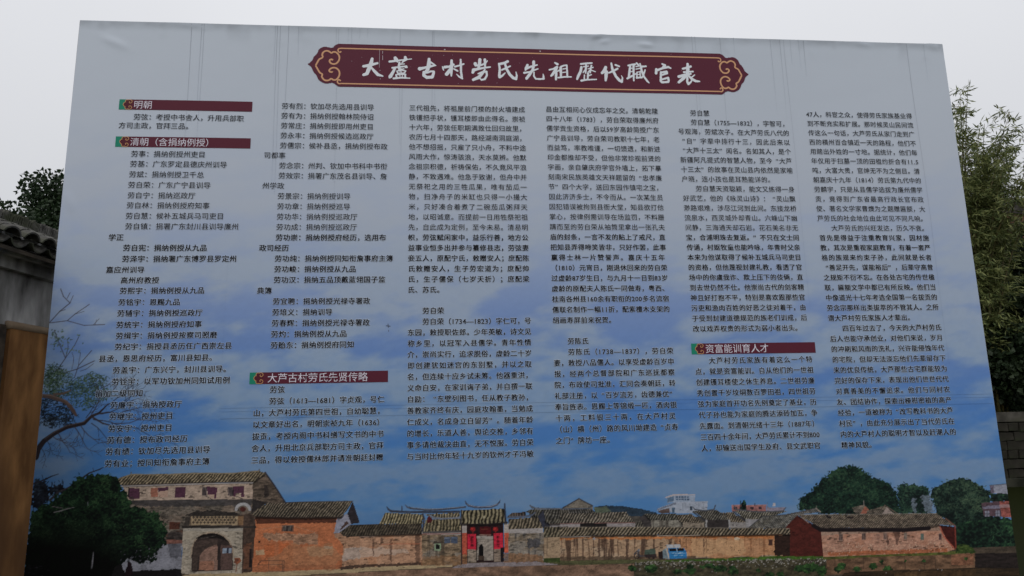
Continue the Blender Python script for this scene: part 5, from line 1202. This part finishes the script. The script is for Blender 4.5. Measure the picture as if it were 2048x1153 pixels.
def tile_mesh(name, up, r=.088, L=.2, th=.013, n=6, arc=2.3):
    V = []; Fs = []
    for e in (0, 1):
        for q in (0, 1):
            for i in range(n+1):
                a = -arc/2+arc*i/n; rr = r+(th if q else 0)
                y = rr*math.sin(a); z = (rr*math.cos(a)-r*math.cos(arc/2))
                V.append(((0 if e == 0 else -L), y, z if up else -z))
    k = n+1; I = lambda e, q, i: e*2*k+q*k+i
    for i in range(n):
        Fs += [(I(0,1,i), I(0,1,i+1), I(1,1,i+1), I(1,1,i)), (I(0,0,i), I(1,0,i), I(1,0,i+1), I(0,0,i+1)), (I(0,0,i), I(0,0,i+1), I(0,1,i+1), I(0,1,i)), (I(1,0,i), I(1,1,i), I(1,1,i+1), I(1,0,i+1))]
    for i in (0, n): Fs.append((I(0,0,i), I(0,1,i), I(1,1,i), I(1,0,i)))
    m = MB(); m.add(V, Fs); return m
tm_up = tile_mesh('t', True); tm_dn = tile_mesh('t', False)
me_up = tm_up.mesh('cover_tile', TILE); me_dn = tm_dn.mesh('pan_tile', TILE)
rt_ = random.Random(12); PER = .212
def slope_pt(u, s, lift): return (.30-u*math.cos(pit)-lift*math.sin(pit)*0, s, ze+u*math.sin(pit)+lift)
rest = MB(); ns = int((S1-S0+.2)/PER)
for i in range(ns):
    s = S0-.1+PER*(i+.5)
    for up in (0, 1):
        ss = s + (PER/2 if up else 0); u = 0.0; kcourse = 0
        while u < rl-.15:
            near = 4.55 < s < 7.3 and kcourse < 8
            lift = (.038 if up else .012) + rt_.uniform(-.004, .006) + min(kcourse, 3)*.010*0 + .012
            p = slope_pt(u+rt_.uniform(-.012, .012), ss+rt_.uniform(-.006, .006), lift)
            tilt = -pit + .045
            if near:
                o = obj('cover_tile' if up else 'pan_tile', me_up if up else me_dn, house); o.location = p
                o.rotation_euler = (rt_.uniform(-.05, .05), pit-.05+rt_.uniform(-.03, .02), rt_.uniform(-.05, .05))
            else:
                c, sn = math.cos(pit-.05), math.sin(pit-.05); src = tm_up if up else tm_dn
                rest.add([(p[0]+x*c+z*sn, p[1]+y, p[2]-x*sn+z*c) for x, y, z in src.V], src.F)
            u += .058 if kcourse < 8 else .13; kcourse += 1
ro = rest.build('roof_tiles', TILE, house); ro['kind'] = 'stuff'
rest = MB()
for i in range(ns):
    for up in (0, 1):
        ss = S0-.1+PER*(i+.5)+(PER/2 if up else 0); u = 0.0
        while u < rl-.15:
            c, sn = math.cos(pit-.05), math.sin(pit-.05); src = tm_up if up else tm_dn; p = slope_pt(u, ss, .05 if up else .024); px0 = -4.0-p[0]
            rest.add([(px0-(x*c+z*sn), p[1]+y, p[2]-x*sn+z*c) for x, y, z in src.V], src.F); u += .15
ro = rest.build('rear_roof_tiles', TILE, house); ro['kind'] = 'stuff'
rid = MB(); s = S0-.15
while s < S1+.15:
    h_ = rt_.uniform(.17, .21); a = rt_.uniform(.15, .3)
    rid.add([(-2.09, s, zr+.01), (-1.91, s, zr+.01), (-1.91, s+a*h_, zr+.01+h_), (-2.09, s+a*h_, zr+.01+h_), (-2.09, s+.016, zr+.01), (-1.91, s+.016, zr+.01), (-1.91, s+.016+a*h_, zr+.01+h_), (-2.09, s+.016+a*h_, zr+.01+h_)],
            [(0, 1, 2, 3), (4, 7, 6, 5), (0, 4, 5, 1), (1, 5, 6, 2), (2, 6, 7, 3), (3, 7, 4, 0)]); s += .024
ro = rid.build('ridge_tiles', TILE, house); ro['kind'] = 'stuff'

# a second, farther roof peeping over it
P = at(104, 452, 15.5); far = empty('far_house', (P.x, 15.5, 0), math.radians(-6)); tag(far, 'farther low house showing only its tiled ridge above the old eaves', 'house')
zf = P.z
MB().box(-5, 3, .6, 5.4, 0, zf-1.3).build('wall', PLASTER, far)
fr = MB(); fr.add([(-5.3, 0, zf-1.45), (3.3, 0, zf-1.45), (3.3, 3, zf-.06), (-5.3, 3, zf-.06), (-5.3, 6, zf-1.45), (3.3, 6, zf-1.45)], [(0, 1, 2, 3), (3, 2, 5, 4), (0, 3, 4), (1, 5, 2), (0, 4, 5, 1)]); roof = fr.build('roof', TILE, far)
tr = MB().tube([(0, 0, zf-1.43), (0, 3, zf-.05)], .055, 6).mesh('tile_row', TILE); tr2 = MB().tube([(0, 6, zf-1.43), (0, 3, zf-.05)], .055, 6).mesh('tile_row', TILE)
for i in range(38):
    for m_ in (tr, tr2): o = obj('tile_row', m_, roof); o.location.x = -5.2+i*.225
MB().tube([(-5.3, 3, zf+.0), (3.3, 3, zf+.0)], .09, 8).build('ridge', TILE, roof)

# ================================================================== far bank of the pond
bank = empty('retaining_wall', (17.5, BANK_Y, WATER_Z)); tag(bank, 'dark stone retaining wall with pale coping on the far side of the pond', 'wall')
STONE = mat_noise('dark_bank_stone', (.010, .010, .008), (.045, .041, .033), 1.6, 7, .95, .1, bump=.4, c3=(.02, .028, .012), scale3=1.0)
COPE = mat_noise('pale_coping', (.035, .033, .028), (.10, .094, .08), 3.0, 7, .95, .1, c3=(.06, .06, .04), scale3=1.2)
FOOT = mat_noise('wet_footing', (.018, .019, .014), (.05, .05, .038), 2.0, 6, .9, .1)
BW = POND_X0+.05-17.5; BE = 78-17.5; top = BANK_Z-WATER_Z
MB().box(BW, BE, .06, .34, -1.0, top-.28).build('wall_core', STONE, bank)
MB().box(BW, BE, -.06, .40, top-.27, top+.02).build('coping', COPE, bank)
MB().box(BW, BE, -.26, .055, -.6, .24).build('footing', FOOT, bank)
rb = random.Random(2); blocks = []
for k in range(7):
    m_ = MB(); w, h = rb.uniform(.26, .8), .268; b_ = .012
    j = lambda: rb.uniform(-.02, .02)
    m_.add([(b_+j(), -.09+j(), b_+j()), (w-b_+j(), -.09+j(), b_+j()), (w-b_+j(), -.09+j(), h-b_+j()), (b_+j(), -.09+j(), h-b_+j()), (0, .058, 0), (w, .058, 0), (w, .058, h), (0, .058, h)],
           [(0, 1, 2, 3), (0, 4, 5, 1), (1, 5, 6, 2), (2, 6, 7, 3), (3, 7, 4, 0)]); blocks.append((w, m_.mesh('stone', STONE)))
for row in range(6):
    x = -4.5 - rb.uniform(0, .3)
    while x < 6.5:
        w, m_ = rb.choice(blocks); o = obj('stone', m_, bank); o.location = (x, 0, .245+row*.27); x += w+.004

# ================================================================== trees
LEAF = mat_attr('leaf', .55, .25, .25, 30.0, trans=.25); BARK = mat_noise('bark', (.03, .026, .02), (.075, .062, .048), 9.0, 6, .95, .1, stretch=(1, 1, .25), bump=.4)
def leaf_mesh(name, C, D1, L, W, col, fold=.25):
    """diamond leaves: centres C, directions D1, lengths, widths"""
    n = len(C); r = RNG.normal(size=(n, 3)); sd = np.cross(D1, r); sd /= np.linalg.norm(sd, axis=1)[:, None]+1e-9; up = np.cross(sd, D1)
    L = L[:, None]; W = W[:, None]
    V = np.stack([C, C+D1*L*.5+sd*W*.5+up*W*fold, C+D1*L, C+D1*L*.5-sd*W*.5+up*W*fold], 1).reshape(-1, 3)
    i = np.arange(n)[:, None]*4; Fq = np.concatenate([i+np.array([0, 1, 2]), i+np.array([0, 2, 3])])
    return mesh_np(name, V, Fq, LEAF, np.repeat(col, 4, 0))
def broad_tree(name, base, H, R, label, group, n=22000, leaf=.16, seed=1, c1=(.018, .036, .014), c2=(.05, .085, .03), trunk_r=.22, crown0=.3):
    r = np.random.RandomState(seed); root = empty(name, tuple(base)); tag(root, label, 'tree', group)
    rnd = random.Random(seed); tr = MB(); pts = [(0, 0, -.1)]; 
    for k in range(1, 6): pts.append((rnd.uniform(-.15, .15)*k*.5, rnd.uniform(-.15, .15)*k*.5, H*.62*k/5))
    tr.tube(pts, [trunk_r*1.3, trunk_r, trunk_r*.85, trunk_r*.7, trunk_r*.5, trunk_r*.3], 9)
    cz = H*(1+crown0)/2; rz_ = H*(1-crown0)/2
    cl = []
    while len(cl) < 110:
        p = r.uniform(-1, 1, 3)
        q = np.linalg.norm(p)
        if q > 1 or q < .2: continue
        cl.append(p*np.array([R, R, rz_])*(.80+.25*r.rand()) + np.array([0, 0, cz]))
    cl = np.array(cl)
    for c in cl[:18]:
        k = rnd.randint(2, 4); p0 = Vector(pts[k]); tr.tube([p0, p0.lerp(Vector(c), .5)+Vector((0, 0, .15*R)), Vector(c)], [trunk_r*.4, trunk_r*.22, trunk_r*.07], 6)
    tr.build('trunk', BARK, root, True)
    which = r.randint(0, len(cl), n); rad = R*(.22+.16*r.rand(len(cl)))
    d = r.normal(size=(n, 3)); d /= np.linalg.norm(d, axis=1)[:, None]; rr = r.rand(n)**.45
    C = cl[which] + d*(rad[which]*rr)[:, None]*np.array([1, 1, .75])
    D1 = d*.7 + r.normal(size=(n, 3))*.6 + np.array([0, 0, -.35]); D1 /= np.linalg.norm(D1, axis=1)[:, None]
    t = np.clip(r.rand(len(cl))[which]*.55 + r.rand(n)*.55, 0, 1)[:, None]
    col = np.array(c1)*(1-t)+np.array(c2)*t
    o = obj('crown', leaf_mesh('crown', C, D1, leaf*(.7+.6*r.rand(n)), leaf*.8*(.7+.6*r.rand(n)), col), root); o['kind'] = 'stuff'
    return root
def spot(px, py_top, Y, zb): P = at(px, py_top, Y); return (P.x, Y, zb), P.z-zb
b, H = spot(240, 372, 24, 0); broad_tree('broadleaf_tree', b, H, 3.6, 'dense dark broadleaf tree rising behind the old house roof beside the billboard', None, 140000, .14, 3, (.014, .028, .014), (.036, .062, .026), crown0=.22)
b, H = spot(-15, 425, 27, 0); broad_tree('broadleaf_tree', b, H, 3.0, 'lower spreading dark tree behind the house, left of the tallest crown there', None, 60000, .16, 4, (.014, .028, .014), (.036, .062, .026), crown0=.18)
for k, (px, py, Y, R, lab) in enumerate([(2040, 470, 24.6, 3.2, 'dark shady tree close behind the bamboo on the pond bank'), (2140, 450, 27, 4.0, 'dark bank tree standing before the brick building'), (1935, 560, 25.5, 3.2, 'low dark tree half hidden behind the bamboo culms'), (2085, 600, 22.9, 1.7, 'small dark bush tree at the coping of the pond wall'), (1985, 640, 21.9, 1.5, 'added low dark shrub in place of shade in front of the bamboo culms'), (2050, 590, 21.9, 1.7, 'added dark rounded shrub in place of shade between the bamboo and the coping end')]):  # last two shrubs are added, standing in for dense shade below the bamboo
    b, H = spot(px, py, Y, BANK_Z); broad_tree('bank_tree', b, H, R, lab, 'trees along the pond bank', (36000, 30000, 20000, 12000, 12000, 14000)[k], .20, 20+k, (.010, .020, .010), (.03, .048, .02), crown0=.06)

# bamboo clump
P = at(1950, 700, 22.2); bam = empty('bamboo_clump', (P.x, 22.2, BANK_Z)); tag(bam, 'tall leafy bamboo clump growing on the far pond bank', 'bamboo')
CULM = mat_noise('bamboo_culm', (.06, .055, .018), (.13, .105, .036), 5.0, 4, .5, .4)
zt = at(1985, 120, 22.2).z-BANK_Z; r = np.random.RandomState(5); C = []; Dd = []; tw = MB()
for k in range(50):
    a = r.uniform(0, 6.283); b0 = np.array([math.cos(a), math.sin(a), 0])*r.uniform(0, 1.0); h = zt*r.uniform(.62, 1.02)
    ld = np.array([math.cos(a)+.35+r.normal()*.4, math.sin(a)+r.normal()*.4, 0]); ln = r.uniform(.6, 2.4)*(h/zt)
    pts = [b0 + ld*ln*(t**2.2) + np.array([0, 0, h*(t-.10*t**3)-(.05 if t == 0 else 0)]) for t in np.linspace(0, 1, 9)]
    MB().tube([tuple(p) for p in pts], [.045*(1-.86*t) for t in np.linspace(0, 1, 9)], 6).build('culm', CULM, bam, True)
    pts = np.array(pts)
    for j in range(56):
        t = r.uniform(.22, 1.0); i = min(int(t*8), 7); p = pts[i]+(pts[i+1]-pts[i])*(t*8-i)
        bd = np.array([r.normal(), r.normal(), r.uniform(-.1, .7)]); bd /= np.linalg.norm(bd); bl = r.uniform(.25, .95)*(1.15-.6*t)
        e = p+bd*bl+np.array([0, 0, -.12*bl]); tw.tube([tuple(p), tuple((p+e)/2+np.array([0, 0, .05])), tuple(e)], [.006, .004, .002], 3, False)
        for q in range(15):
            f = r.uniform(.25, 1.0); c = p+(e-p)*f+r.normal(size=3)*.05; dd = bd*.6+r.normal(size=3)*.6+np.array([0, 0, -.55]); C.append(c); Dd.append(dd/np.linalg.norm(dd))
C = np.array(C); Dd = np.array(Dd); n = len(C); t = r.rand(n)[:, None]
col = np.array((.06, .09, .03))*(1-t)+np.array((.24, .26, .095))*t
o = tw.build('twigs', CULM, bam); o['kind'] = 'stuff'
o = obj('leaves', leaf_mesh('leaves', C, Dd, .16+.16*r.rand(n), .034+.018*r.rand(n), col, .1), bam); o['kind'] = 'stuff'

# brick building behind the bank trees
P = at(2009, 397, 36); bld = empty('brick_building', (P.x, 36, BANK_Z), math.radians(8)); tag(bld, 'reddish brick building with dark parapet behind the bank trees', 'building')
hb = P.z-BANK_Z
BRK = mat_noise('weathered_red_brick', (.10, .042, .034), (.18, .075, .058), 2.0, 7, .95, .1, c3=(.08, .05, .045), scale3=.6)
DARK = mat_noise('dark_parapet', (.03, .028, .026), (.07, .065, .06), 2.0, 6, .95, .1)
MB().box(0, 11, 0, 8, 0, hb-.9).build('wall', BRK, bld); MB().box(-.12, 11.12, -.12, 8.12, hb-.898, hb).build('parapet', DARK, bld)
GLS, _, gb_ = new_mat('dark_window_glass', .1, .5); gb_.inputs['Base Color'].default_value = (.02, .024, .028, 1)
for fl in range(4):
    for i in range(4):
        x = 1.1+i*2.6; z = 1.2+fl*2.9
        if z+1.5 > hb-1.1: continue
        wfr = MB(); [wfr.box(*q) for q in [(x-.06, x, -.05, .05, z-.06, z+1.46), (x+1.3, x+1.36, -.05, .05, z-.06, z+1.46), (x, x+1.3, -.05, .05, z-.06, z), (x, x+1.3, -.05, .05, z+1.4, z+1.46), (x+.62, x+.68, -.045, .045, z, z+1.4)]]
        fo = wfr.build('window', COPE, bld); MB().box(x, x+1.3, -.02, .03, z, z+1.4).build('pane', GLS, fo)
# kerb on the near side of the pond
kb = empty('pond_kerb', (4, POND_Y0, 0)); tag(kb, 'low concrete kerb along the near pond edge behind the billboard', 'kerb')
for i in range(28): MB().box(-6+i*1.0, -5.015+i*1.0, -.22, .0, -.05, .03).build('kerb_block', COPE, kb)
